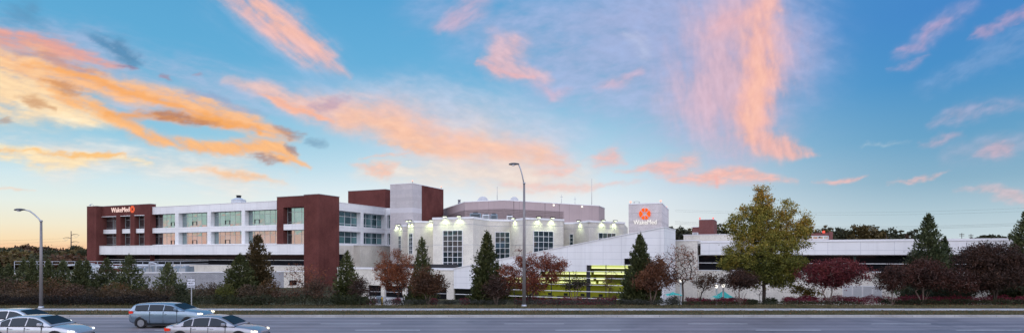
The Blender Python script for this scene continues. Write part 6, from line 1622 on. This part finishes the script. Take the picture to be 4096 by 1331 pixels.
def left_yard():
    # low grey block wall
    A, B = Vector(ray(300, 94)), Vector(ray(1135, 103.8)); P = Plane(A, B)
    t_ = thing('yard_wall', 'long low grey block wall with pale coping below the office wing', 'wall', (A.x, A.y, GB))
    zt = H - 75 * 95 / F
    b = MB(); b.pbox(P, 0, P.L, GB, zt, -.4, 0); b.build('block_wall', M['grey_block'], t_)
    b = MB(); b.pbox(P, -.05, P.L - .05, zt + .003, zt + .16, -.5, .08); b.build('coping', M['cap'], t_)
    C, D = Vector(ray(1135, 103.8)), Vector(ray(1216, 105.2)); P2 = Plane(C, D)
    t2 = thing('yard_house', 'whitewashed wall piece with one small dark window beside the brick pier', 'outbuilding', (C.x, C.y, GB))
    z2 = P2.z(1160, 1085)
    b = MB(); b.pbox(P2, .02, P2.L, GB, z2, -.45, .06); b.build('block_wall', M['cream'], t2)
    window(t2, P2, P2.a(1157), P2.a(1187), P2.z(1170, 1139), P2.z(1170, 1119), .09, 1, 1, M['glass_dark'], M['mull_dark'], .07, .06)
    b = MB(); b.pbox(P2, .0, P2.L + .03, z2 + .003, z2 + .14, -.5, .12); b.build('coping', M['cap'], t2)
    # equipment platform with guard rail
    Y = 99.0; k = S_(Y)
    x0, x1 = ray(58, Y)[0], ray(722, Y)[0]
    zd = H + (HY - 1074) * k
    t3 = thing('guard_rail', 'long galvanised guard rail around the rooftop equipment at left', 'railing', (x0, Y, zd))
    n = 22
    zt1, zm = H + (HY - 1044.5) * k, H + (HY - 1056) * k
    for i in range(n + 1):
        xx = x0 + (x1 - x0) * i / n
        b = MB(); b.tube([(xx, Y, zd - .9), (xx, Y, zt1)], .045, 6); b.build('post', M['galv'], t3)
    for zz, nm in ((zt1, 'top_rail'), (zm, 'mid_rail')):
        b = MB(); b.tube([(x0, Y, zz), (x1, Y, zz)], .05, 6); b.build(nm, M['galv'], t3)
        b = MB(); b.tube([(x1, Y, zz), (x1, Y + 9, zz)], .05, 6); b.build('end_rail', M['galv'], t3)
    t4 = thing('equipment_deck', 'pale concrete equipment deck behind the grey block wall', 'deck', ((x0 + x1) / 2, Y + 4, GB))
    b = MB(); b.box(x0 - .3, x1 + .3, Y - .25, Y + 10, GB, H + (HY - 1094) * k); b.build('slab', M['cream'], t4)
    b = MB(); b.box(x0 - .35, x1 + .35, Y - .30, Y - .10, H + (HY - 1094) * k + .003, H + (HY - 1090) * k); b.build('edge', M['cap'], t4)
    zD = H + (HY - 1094) * k
    # equipment
    def unit(px0, px1, py0, py1, Yo, lab, mat, rib=True):
        a, c = ray(px0, Y)[0], ray(px1, Y)[0]; zz0, zz1 = zD, H + (HY - py0) * k
        t_ = thing('chiller', lab, 'cooling unit', ((a + c) / 2, Y + Yo, zD), 'cooling units on the deck')
        b = MB(); b.box(a, c, Y + Yo, Y + Yo + 2.6, zz0, zz1); b.build('casing', mat, t_, bevel=.06)
        nb = max(2, int((c - a) / 1.3)); b = MB()
        for i in range(nb): b.box(a + (c - a) * (i + .12) / nb, a + (c - a) * (i + .88) / nb, Y + Yo - .05, Y + Yo - .002, zz0 + .25, zz1 - .3)
        b.build('coil_panel', M['mull_grey'], t_)
        b = MB()
        for i in range(nb): b.lathe((a + (c - a) * (i + .5) / nb, Y + Yo + 1.3, zz1 - .02), [(.5, 0), (.5, .22), (.42, .25)], 14)
        b.build('fan_cowl', M['galv'], t_)
    unit(548, 716, 1066, 1094, 2.2, 'long blue grey cooling unit at the right end of the railed deck', M['grey_unit'])
    unit(470, 530, 1074, 1094, 3.6, 'squat cooling unit between the two tallest young cedars', M['grey_unit'])
    unit(268, 302, 1058, 1094, 3.0, 'white box unit behind the double topped cedar pair', M['galv_white'])
    def pipe(pts, rad, lab):
        P3 = [(ray(p, Y)[0], Y + o, H + (HY - q) * k) for p, q, o in pts]
        t_ = thing('pipe_run', lab, 'pipework', P3[0], 'pipes on the deck')
        b = MB(); b.tube(P3, rad, 8); b.build('pipe', M['galv_white'], t_)
        b = MB()
        for p in P3[::2]: b.box(p[0] - .06, p[0] + .06, p[1] - .08, p[1] + .08, zD, p[2] - rad * .5)
        b.build('support', M['galv'], t_)
    pipe([(365, 1066, 1.2), (395, 1067, 1.2), (430, 1067, 1.2), (470, 1070, 1.2), (520, 1066, 1.2), (540, 1061, 1.2), (600, 1061, 1.2), (655, 1063, 1.2)], .22, 'fat pale pipe running along the deck past the tallest cedars')
    pipe([(230, 1061, 1.6), (290, 1057, 1.6), (330, 1062, 1.6), (360, 1072, 1.6)], .16, 'thinner pale pipe bending down behind the double topped cedar')
    pipe([(585, 1050, .8), (600, 1050, .8), (612, 1052, .8), (612, 1090, .8)], .12, 'upright pale pipe with elbow at the middle of the cooling unit')

def tent(label, px, pyp, pye, w, Y, seed):
    x, y = ray(px, Y); k = S_(Y); z = gz(x, y)
    t_ = thing('shade_canopy', label, 'canopy', (x, y, z), 'teal shade canopies')
    ze, zp = H + (HY - pye) * k, H + (HY - pyp) * k; hw = w * k / 2
    m = mat_plain('teal_fabric', (.06, .42, .36), .7, 0, .2, .1)
    b = MB(); n = 8
    cs = [(x - hw, y - hw), (x + hw, y - hw), (x + hw, y + hw), (x - hw, y + hw)]
    for q in range(4):
        A, B = cs[q], cs[(q + 1) % 4]
        for i in range(n):
            for j in range(n):
                def pt(u, v):
                    ex, ey = A[0] + (B[0] - A[0]) * u, A[1] + (B[1] - A[1]) * u
                    zz = zp + (ze - zp) * v ** .72 + .10 * math.sin(u * math.pi) * v
                    return (x + (ex - x) * v, y + (ey - y) * v, zz)
                b.poly([pt(i / n, j / n), pt((i + 1) / n, j / n), pt((i + 1) / n, (j + 1) / n), pt(i / n, (j + 1) / n)], True)
    b.build('fabric', m, t_)
    for c in cs:
        b = MB(); b.tube([(c[0] * .98 + x * .02, c[1] * .98 + y * .02, z - .1), (c[0] * .98 + x * .02, c[1] * .98 + y * .02, ze + .02)], .04, 6); b.build('leg', M['galv_white'], t_)

def post_lamp(label, px, py, Y, lit=True):
    x, y = ray(px, Y); z = gz(x, y); k = S_(Y); zt = H + (HY - py) * k
    t_ = thing('post_lamp', label, 'post lamp', (x, y, z), 'white courtyard lamps')
    b = MB(); b.lathe((x, y, z), [(.13, 0), (.13, .5), (.085, .6), (.075, zt - z - .3), (.10, zt - z - .28), (.10, zt - z - .22)], 12); b.build('post', M['mull'], t_)
    b = MB(); b.lathe((x, y, zt - .22), [(.06, 0), (.12, .08), (.14, .2), (.11, .32), (.05, .38)], 14); b.build('lantern', M['lamp_white'], t_)
    b = MB(); b.lathe((x, y, zt + .16), [(.15, 0), (.10, .07), (.02, .12)], 14); b.build('lantern_cap', M['mull'], t_)

def small_things():
    Y = 52.3; x, y = ray(1528, Y); z = gz(x, y); k = S_(Y)
    t_ = thing('bollard', 'yellow round topped bollard beside a grey meter box', 'bollard', (x, y, z))
    zt = H + (HY - 1187) * k
    b = MB(); b.lathe((x, y, z - .05), [(.085, 0), (.085, zt - z - .02), (.06, zt - z + .04), (.01, zt - z + .06)], 12); b.build('post', mat_plain('yellow_paint', (.55, .33, .02), .5, 0, .3, .2, 4.0), t_)
    b = MB(); b.lathe((x, y, z - .05), [(.15, 0), (.15, .1), (.1, .12)], 12); b.build('footing', M['conc'], t_)
    x, y = ray(1519, 53); z = gz(x, y)
    t_ = thing('meter_box', 'grey utility box on a stand left of the yellow bollard', 'utility box', (x, y, z))
    b = MB(); b.box(x - .3, x + .2, y - .15, y + .15, z + .35, z + .95); b.build('case', M['grey_unit'], t_, bevel=.02)
    b = MB(); b.tube([(x - .2, y, z - .1), (x - .2, y, z + .36)], .03, 6); b.build('leg', M['galv'], t_)
    b = MB(); b.tube([(x + .1, y, z - .1), (x + .1, y, z + .36)], .03, 6); b.build('leg', M['galv'], t_)
    b = MB(); b.tube([(x + .2, y, z + .75), (x + .55, y, z + .75), (x + .6, y, z + .6), (x + .6, y, z - .1)], .035, 6); b.build('conduit', M['galv'], t_)
    # white kerb ramp / low wall before the entrance
    P = front(63.5)
    A, B = Vector(ray(1475, 60)), Vector(ray(1612, 58.5)); P = Plane(A, B)
    t_ = thing('ramp_wall', 'low white sloping ramp wall in front of the entrance windows', 'wall', (A.x, A.y, GB))
    b = MB(); z0, z1 = P.z(1480, 1184), P.z(1600, 1193)
    c = [P.pt(0, 0, 0), P.pt(P.L, 0, 0), P.pt(P.L, 0, -.3), P.pt(0, 0, -.3)]
    b.hexa([(p.x, p.y, GB) for p in c], [(p.x, p.y, q) for p, q in zip(c, (z0, z1, z1, z0))]); b.build('ramp', M['cap'], t_)
    b = MB(); b.hexa([(p.x, p.y, q + .003) for p, q in zip(c, (z0, z1, z1, z0))], [(p.x, p.y, q + .06) for p, q in zip(c, (z0, z1, z1, z0))]); b.build('ramp_cap', M['conc'], t_)

def skyline_poles():
    Y = 420; x, y = ray(284.5, Y); k = S_(Y); z = GB
    t_ = thing('power_pylon', 'tall steel power pole with three curved arms on the left skyline', 'power pole', (x, y, z))
    zt = H + (HY - 923) * k
    b = MB(); b.tube([(x, y, z), (x, y, zt)], [.55, .25], 10); b.build('pole', mat_plain('weathering_steel', (.16, .12, .10), .7, .2, .3, .1), t_)
    tips = []
    for sgn, q in ((1, 938), (-1, 951), (1, 967)):
        zz = H + (HY - q) * k; L = 33 * k
        b = MB(); pts = [(x, y, zz - .4), (x + sgn * L * .3, y, zz + .35), (x + sgn * L * .7, y, zz + .3), (x + sgn * L, y, zz - .25)]
        b.tube(pts, [.22, .18, .14, .08], 6); a = b.build('arm', M['bark'], t_)
        b = MB(); b.tube([(x + sgn * L * .25, y, zz + .2), (x + sgn * L * .62, y, zz - 2.2), (x + sgn * L * .97, y, zz - .2)], .07, 5); b.build('insulator', M['mull_grey'], a)
        tips.append((x + sgn * L * .62, y, zz - 2.2))
    for i, p in enumerate(tips):
        cable('power_cable', 'thin sagging power cable %s the left skyline power pole' % ('leaving the top arm of', 'leaving the left arm of', 'leaving the lowest arm of')[i], (p[0] - 160, p[1] - 120, p[2] + 3), p, 5, .03)
    # wooden poles at right
    for px, top, Y, lab in ((3847, 931, 260, 'left one of two far wooden utility poles on the right skyline'), (3884, 935, 270, 'right one of two far wooden utility poles with double cross arm'), (3545, 936, 200, 'short grey pole among the far trees above the long wing'), (2716, 947, 180, 'thin pale lamp pole before the far trees right of the sign tower')):
        x, y = ray(px, Y); k = S_(Y); zt = H + (HY - top) * k
        t_ = thing('utility_pole', lab, 'utility pole', (x, y, GB), 'far utility poles')
        b = MB(); b.tube([(x, y, GB), (x, y, zt)], [.17, .12], 6); b.build('pole', M['bark'], t_)
        if Y > 250:
            for dz in (.5, 1.2):
                b = MB(); b.box(x - 1.1, x + 1.1, y - .08, y + .08, zt - dz - .1, zt - dz + .1); b.build('cross_arm', M['bark'], t_)
    # wires crossing the right sky
    for i, (q0, q1, Y, lab) in enumerate(((845, 822, 300, 'highest thin wire crossing the right sky'), (851, 836, 300, 'second highest thin wire crossing the right sky'), (890, 880, 230, 'upper one of the low bundle of three wires at right'), (895, 885, 230, 'middle one of the low bundle of three wires at right'), (900, 890, 230, 'lowest one of the low bundle of three wires at right'))):
        a = at(2700, q0 - 6, Y); b = at(4300, q1, Y * .86)
        cable('overhead_wire', lab, tuple(a), tuple(b), 2.2, .022)
    for i, (q0, q1) in enumerate(((935, 930), (939, 934), (944, 938))):
        cable('overhead_wire', ('upper', 'middle', 'lower')[i] + ' short wire in front of the far trees right of the sign tower', tuple(at(2560, q0, 150)), tuple(at(2790, q1, 150)), .3, .018)
M['wire'] = mat_plain('black_cable', (.05, .05, .055), .6)
def cable(name, label, a, b, sag, rad):
    a, b = Vector(a), Vector(b); n = 18; pts = []
    for i in range(n + 1):
        f = i / n; p = a.lerp(b, f); p.z -= sag * 4 * f * (1 - f); pts.append(p)
    m = MB(); m.tube(pts, rad, 4); o = m.build(name, M['wire']); tag(o, label, 'cable', 'overhead wires')

M['wa'] = mat_plain('weathered_aluminium', (.20, .185, .185), .5, .35, .4, .12, 2.0)
street_lamp('street_lamp', 'tall tapered street lamp in front of the wide red tree', 2096.5, 48.4, 734, 2072, 657, .165, .085, [(.25, .35), (.55, .72), (.85, .97), (1.0, 1.0)])
street_lamp('street_lamp', 'short street lamp with long curved arm at far left', 164.5, 46.9, 885, 95, 839, .145, .085, [(.12, .22), (.4, .62), (.68, .92), (1.0, 1.02)])
lane_sign(); left_yard()
tent('teal canopy with pointed peak behind the crimson hedge and white lamps', 2893, 1158, 1191, 78, 58, 1)
tent('smaller teal canopy glimpsed under the half bare tree', 2692, 1165, 1180, 62, 60, 2)
post_lamp('brightest white post lamp in front of the peaked teal canopy', 2893, 1139, 55.5)
post_lamp('slimmer white post lamp left of the brightest one, beside the canopy peak', 2866, 1142, 58)
post_lamp('white post lamp behind the trunk of the half bare tree', 2723, 1118, 60)
small_things(); skyline_poles()
# ------------------------------------------------------------------ cars standing in the lanes
def car_mats(col, nm):
    m, t = newmat('car_paint_' + nm)
    n = t.noise(t.coord('Object'), 2.0, 4)
    c = t.mix(1.0, col, t.rng(n, .3, .7, .93, 1.05), 'MULTIPLY')
    b = t.n('ShaderNodeBsdfPrincipled'); t.set(b.inputs['Base Color'], c); b.inputs['Metallic'].default_value = .6; b.inputs['Roughness'].default_value = .26
    b.inputs['Coat Weight'].default_value = .8; b.inputs['Coat Roughness'].default_value = .06
    t.out(b.outputs[0])
    return m
M['car_glass'] = mat_glass('car_glass', (.6, .7, .8), (.006, .008, .010), .025, .02, .02, fac=.12)
M['tyre'] = mat_plain('tyre_rubber', (.018, .018, .019), .85, 0, .2, .1, 4.0)
M['rim'] = mat_plain('alloy_rim', (.42, .43, .45), .3, .8, .5, .05)
M['head_on'] = mat_emit('lit_headlight', (1.0, .93, .72), 2.2)
M['head_cool'] = mat_emit('lit_cool_headlight', (.88, .96, 1.0), 2.0)
M['tail_on'] = mat_emit('lit_tail_light', (.8, .05, .03), .8)
M['chrome'] = mat_plain('bright_trim', (.6, .6, .62), .2, .9, .5, .03)

def car(label, px0, px1, Yc, Hroof, paint, lit='head_on', suv=False):
    """car pointing right; tail at survey column px0, nose at px1 when its centre is Yc away"""
    x0, x1 = ray(px0, Yc)[0], ray(px1, Yc)[0]; L = x1 - x0
    t_ = thing('car', label, 'car', ((x0 + x1) / 2, Yc, 0), 'cars in the near lanes')
    ox, oy = (x0 + x1) / 2, Yc
    hw = .90
    sx = lambda f: x0 + L * f                  # 0 tail .. 1 nose
    k = Hroof / 1.45
    # body sections: f, half width, sill z, belt z, deck z (centre)
    if suv: sec = [(0, .72, .45, .95, 1.05), (.015, .80, .36, 1.0, 1.10), (.06, .87, .30, 1.02, 1.14), (.2, .90, .25, 1.03, 1.12), (.5, .91, .25, 1.02, 1.10), (.70, .90, .25, 1.0, 1.08), (.78, .89, .27, .98, 1.08), (.90, .86, .30, .90, 1.0), (.97, .78, .34, .78, .86), (1.0, .62, .42, .62, .66)]
    else: sec = [(0, .66, .46, .78, .86), (.015, .76, .36, .88, .96), (.06, .84, .28, .93, 1.02), (.18, .89, .22, .95, 1.04), (.3, .90, .20, .95, 1.02), (.5, .91, .20, .94, 1.0), (.66, .90, .20, .92, .99), (.74, .89, .22, .89, .97), (.86, .86, .25, .82, .90), (.94, .80, .28, .73, .80), (.985, .68, .34, .62, .67), (1.0, .55, .42, .54, .57)]
    b = MB(); rings = []
    for f, w, zs, zb, zd in sec:
        pr = [(w * .86, zs), (w * .97, zs + .10), (w, zs + (zb - zs) * .42), (w * .985, zs + (zb - zs) * .72), (w * .955, zb - .03), (w * .90, zb + (zd - zb) * .35), (w * .62, zd - (zd - zb) * .18), (0, zd)]
        ring = [(sx(f), oy - y, z * k if z > .5 else z) for y, z in pr] + [(sx(f), oy + y, z * k if z > .5 else z) for y, z in pr[-2::-1]]
        rings.append(ring)
    for a, c in zip(rings, rings[1:]):
        m = len(a)
        for q in range(m):
            l = (q + 1) % m; b.poly([a[q], a[l], c[l], c[q]], q < m - 1)
    b.poly(rings[0]); b.poly(rings[-1][::-1])
    body = b.build('body', paint, t_)
    import bmesh
    def weld(o):
        bm = bmesh.new(); bm.from_mesh(o.data); bmesh.ops.remove_doubles(bm, verts=bm.verts, dist=.0005); bmesh.ops.recalc_face_normals(bm, faces=bm.faces); bm.to_mesh(o.data); bm.free()
    weld(body)
    # greenhouse: roof, pillars, glass
    if suv: prof = [(.02, 1.06), (.06, 1.34), (.10, 1.42), (.25, 1.455), (.45, 1.45), (.58, 1.38), (.66, 1.22), (.755, 1.05)]
    else: prof = [(.10, 1.0), (.19, 1.20), (.27, 1.37), (.36, 1.44), (.47, 1.45), (.56, 1.41), (.64, 1.27), (.755, .97)]
    zb = 1.02 if suv else .94
    def half(z): return .86 - .24 * max(0, (z - zb) / .5)
    b = MB(); rings = []
    for f, z in prof:
        w = half(z)
        pr = [(half(zb) if z > zb + .02 else half(zb), zb), (half(zb + (z - zb) * .5), zb + (z - zb) * .5), (w + .01, z - .06), (w * .9, z - .015), (w * .5, z + .008), (0, z + .015)]
        rings.append([(sx(f), oy - y, zz * k) for y, zz in pr] + [(sx(f), oy + y, zz * k) for y, zz in pr[-2::-1]])
    for a, c in zip(rings, rings[1:]):
        for q in range(len(a) - 1): b.poly([a[q], a[q + 1], c[q + 1], c[q]], True)
    b.poly(rings[0]); b.poly(rings[-1][::-1])
    roof = b.build('roof', paint, t_); weld(roof)
    zprof = lambda f: float(np.interp(f, [p[0] for p in prof], [p[1] for p in prof]))
    # side windows, both sides
    for sgn in (-1, 1):
        for f0, f1 in (((.10, .27), (.285, .47), (.485, .66)) if suv else ((.215, .30), (.315, .475), (.49, .665))):
            b = MB(); n = 6; lo, hi = [], []
            for i in range(n + 1):
                f = f0 + (f1 - f0) * i / n
                zt = zprof(f) - .085; zt = max(zt, zb + .05)
                lo.append((sx(f), oy + sgn * (half(zb + .03) + .016), (zb + .03) * k)); hi.append((sx(f), oy + sgn * (half(zt) + .018), zt * k))
            for i in range(n):
                q = [lo[i], lo[i + 1], hi[i + 1], hi[i]]; b.poly(q if sgn < 0 else q[::-1], True)
            b.build('side_window', M['car_glass'], t_, recalc=False)
    # windscreen and rear window
    for nm, fa, fb in (('windscreen', .585, .735), ('rear_window', .028 if suv else .125, .055 if suv else .245)):
        b = MB(); n = 5
        for i in range(n):
            q = []
            for f in (fa + (fb - fa) * i / n, fa + (fb - fa) * (i + 1) / n):
                z = zprof(f) + .022; w = half(z) * .84
                off = .012 if nm == 'windscreen' else -.012
                q.append([(sx(f) + off, oy - w, z * k), (sx(f) + off, oy + w, z * k)])
            b.poly([q[0][0], q[0][1], q[1][1], q[1][0]], True)
        b.build(nm, M['car_glass'], t_)
    # dark lower sill, bumper strips and waist trim
    b = MB()
    b.box(sx(.24), sx(.745), oy - .912, oy + .912, .17, .25); b.build('sill', M['black'], t_)
    for nm, fa, fb in (('rear_bumper_strip', -.004, .03), ('front_bumper_strip', .965, 1.006)):
        b = MB(); b.box(sx(fa), sx(fb), oy - .58, oy + .58, .36, .45); b.build(nm, M['black'], t_)
    for sgn in (-1, 1):
        b = MB(); b.box(sx(.12 if suv else .20), sx(.68), oy + sgn * (half(zb) + .012) - .012, oy + sgn * (half(zb) + .012) + .012, (zb + .005) * k, (zb + .028) * k); b.build('waist_trim', M['black'], t_)
    # lights
    for sgn in (-1, 1):
        b = MB(); zl = .66 * k if not suv else .84 * k
        pts = [(.925, .80), (.955, .775), (.985, .69)]
        for (f0, w0), (f1, w1) in zip(pts, pts[1:]):
            b.poly([(sx(f0), oy + sgn * (w0 + .015), zl - .03), (sx(f1), oy + sgn * (w1 + .015), zl - .04), (sx(f1), oy + sgn * (w1 + .012), zl + .035), (sx(f0), oy + sgn * (w0 + .012), zl + .07)])
        b.build('headlight', M[lit], t_)
        b = MB(); zl = .80 * k if not suv else .95 * k
        pts = [(.002, .70), (.02, .80), (.075, .865)]
        for (f0, w0), (f1, w1) in zip(pts, pts[1:]):
            b.poly([(sx(f0) - .01, oy + sgn * (w0 + .012), zl - .10), (sx(f1), oy + sgn * (w1 + .012), zl - .08), (sx(f1), oy + sgn * (w1 + .006), zl + .05), (sx(f0) - .01, oy + sgn * (w0 + .008), zl + .06)])
        b.build('tail_light', M['tail_on'], t_)
        b = MB(); xm = sx(.645); b.box(xm - .10, xm + .08, oy + sgn * .90 - .10, oy + sgn * .90 + .10, zb * k + .02, zb * k + .17); b.build('wing_mirror', paint, t_, bevel=.03)
        for f in (.33, .515):
            b = MB(); b.box(sx(f) - .09, sx(f) + .09, oy + sgn * .905 - .012, oy + sgn * .905 + .012, .80 * k, .83 * k); b.build('door_handle', M['chrome'], t_)
        for f in (.185, .80):
            b = MB(); xw, zw, rw = sx(f), .33, .33
            ring = lambda y, rr: [(xw + rr * math.cos(6.2832 * q / 24), oy + sgn * y, zw + rr * math.sin(6.2832 * q / 24)) for q in range(24)]
            rr_ = [ring(.70, rw * .92), ring(.72, rw), ring(.89, rw), ring(.915, rw * .93), ring(.915, rw * .66)]
            for a, c in zip(rr_, rr_[1:]):
                for q in range(24): l = (q + 1) % 24; b.poly([a[q], a[l], c[l], c[q]], True)
            ab = MB(); rg = ring(.893, rw * 1.2); rg2 = [(px_, py_, max(pz_, .14)) for px_, py_, pz_ in rg]; ab.poly(rg2); ab.build('wheel_arch', M['black'], t_)
            wh = thing('wheel', None, None, (0, 0, 0)); wh.location = (xw - ox, 0, zw); wh.parent = t_
            ty = b.build('tyre', M['tyre'], wh)
            b = MB(); b.poly(ring(.895, rw * .66))
            for q in range(5):
                a = 6.2832 * q / 5
                b.poly([(xw + .05 * math.cos(a + 1.57), oy + sgn * .91, zw + .05 * math.sin(a + 1.57)), (xw - .05 * math.cos(a + 1.57), oy + sgn * .91, zw - .05 * math.sin(a + 1.57)), (xw + rw * .64 * math.cos(a) - .02 * math.cos(a + 1.57), oy + sgn * .905, zw + rw * .64 * math.sin(a) - .02 * math.sin(a + 1.57)), (xw + rw * .64 * math.cos(a) + .02 * math.cos(a + 1.57), oy + sgn * .905, zw + rw * .64 * math.sin(a) + .02 * math.sin(a + 1.57))])
            b.build('rim', M['rim'], wh)
    # trim line and door gaps
    for f in (.30, .48, .66):
        b = MB(); b.box(sx(f) - .006, sx(f) + .006, oy - .908, oy - .86, .34, zb * k - .05); b.build('door_gap', M['black'], t_)

silver = car_mats((.42, .43, .46), 'silver'); white = car_mats((.62, .62, .63), 'white'); blue = car_mats((.20, .27, .34), 'pale_blue'); grey = car_mats((.30, .30, .33), 'grey')
car('pale silver saloon farthest left in the middle lane', -90, 255, 32.9, 1.45, white, 'head_cool')
car('silver saloon nearest the viewer at left with cool lit headlight', -20, 345, 29.7, 1.42, silver, 'head_cool')
car('pale blue people carrier in the far lane under the lane sign', 545, 840, 36.2, 1.52, blue, 'head_on', True)
car('grey saloon with warm lit headlights, right end of the traffic', 690, 1060, 29.7, 1.42, grey, 'head_on')
# ------------------------------------------------------------------ camera and output
cam = bpy.data.cameras.new('camera'); co = bpy.data.objects.new('camera', cam); COL.objects.link(co)
co.location = (0, 0, H); co.rotation_euler = (R(90), 0, 0)
cam.sensor_fit = 'HORIZONTAL'; cam.sensor_width = 36.0; cam.lens = 36.0 * F / 4096.0
cam.shift_y = (HY - 665.5) / 4096.0
cam.clip_start = 0.1; cam.clip_end = 20000
scene.camera = co
scene.view_settings.view_transform = 'Standard'; scene.view_settings.look = 'None'
scene.view_settings.exposure = 0; scene.view_settings.gamma = 1
scene.render.engine = 'CYCLES'
scene.cycles.max_bounces = 6; scene.cycles.diffuse_bounces = 3; scene.cycles.glossy_bounces = 3; scene.cycles.transparent_max_bounces = 8
scene.cycles.sample_clamp_indirect = 6.0
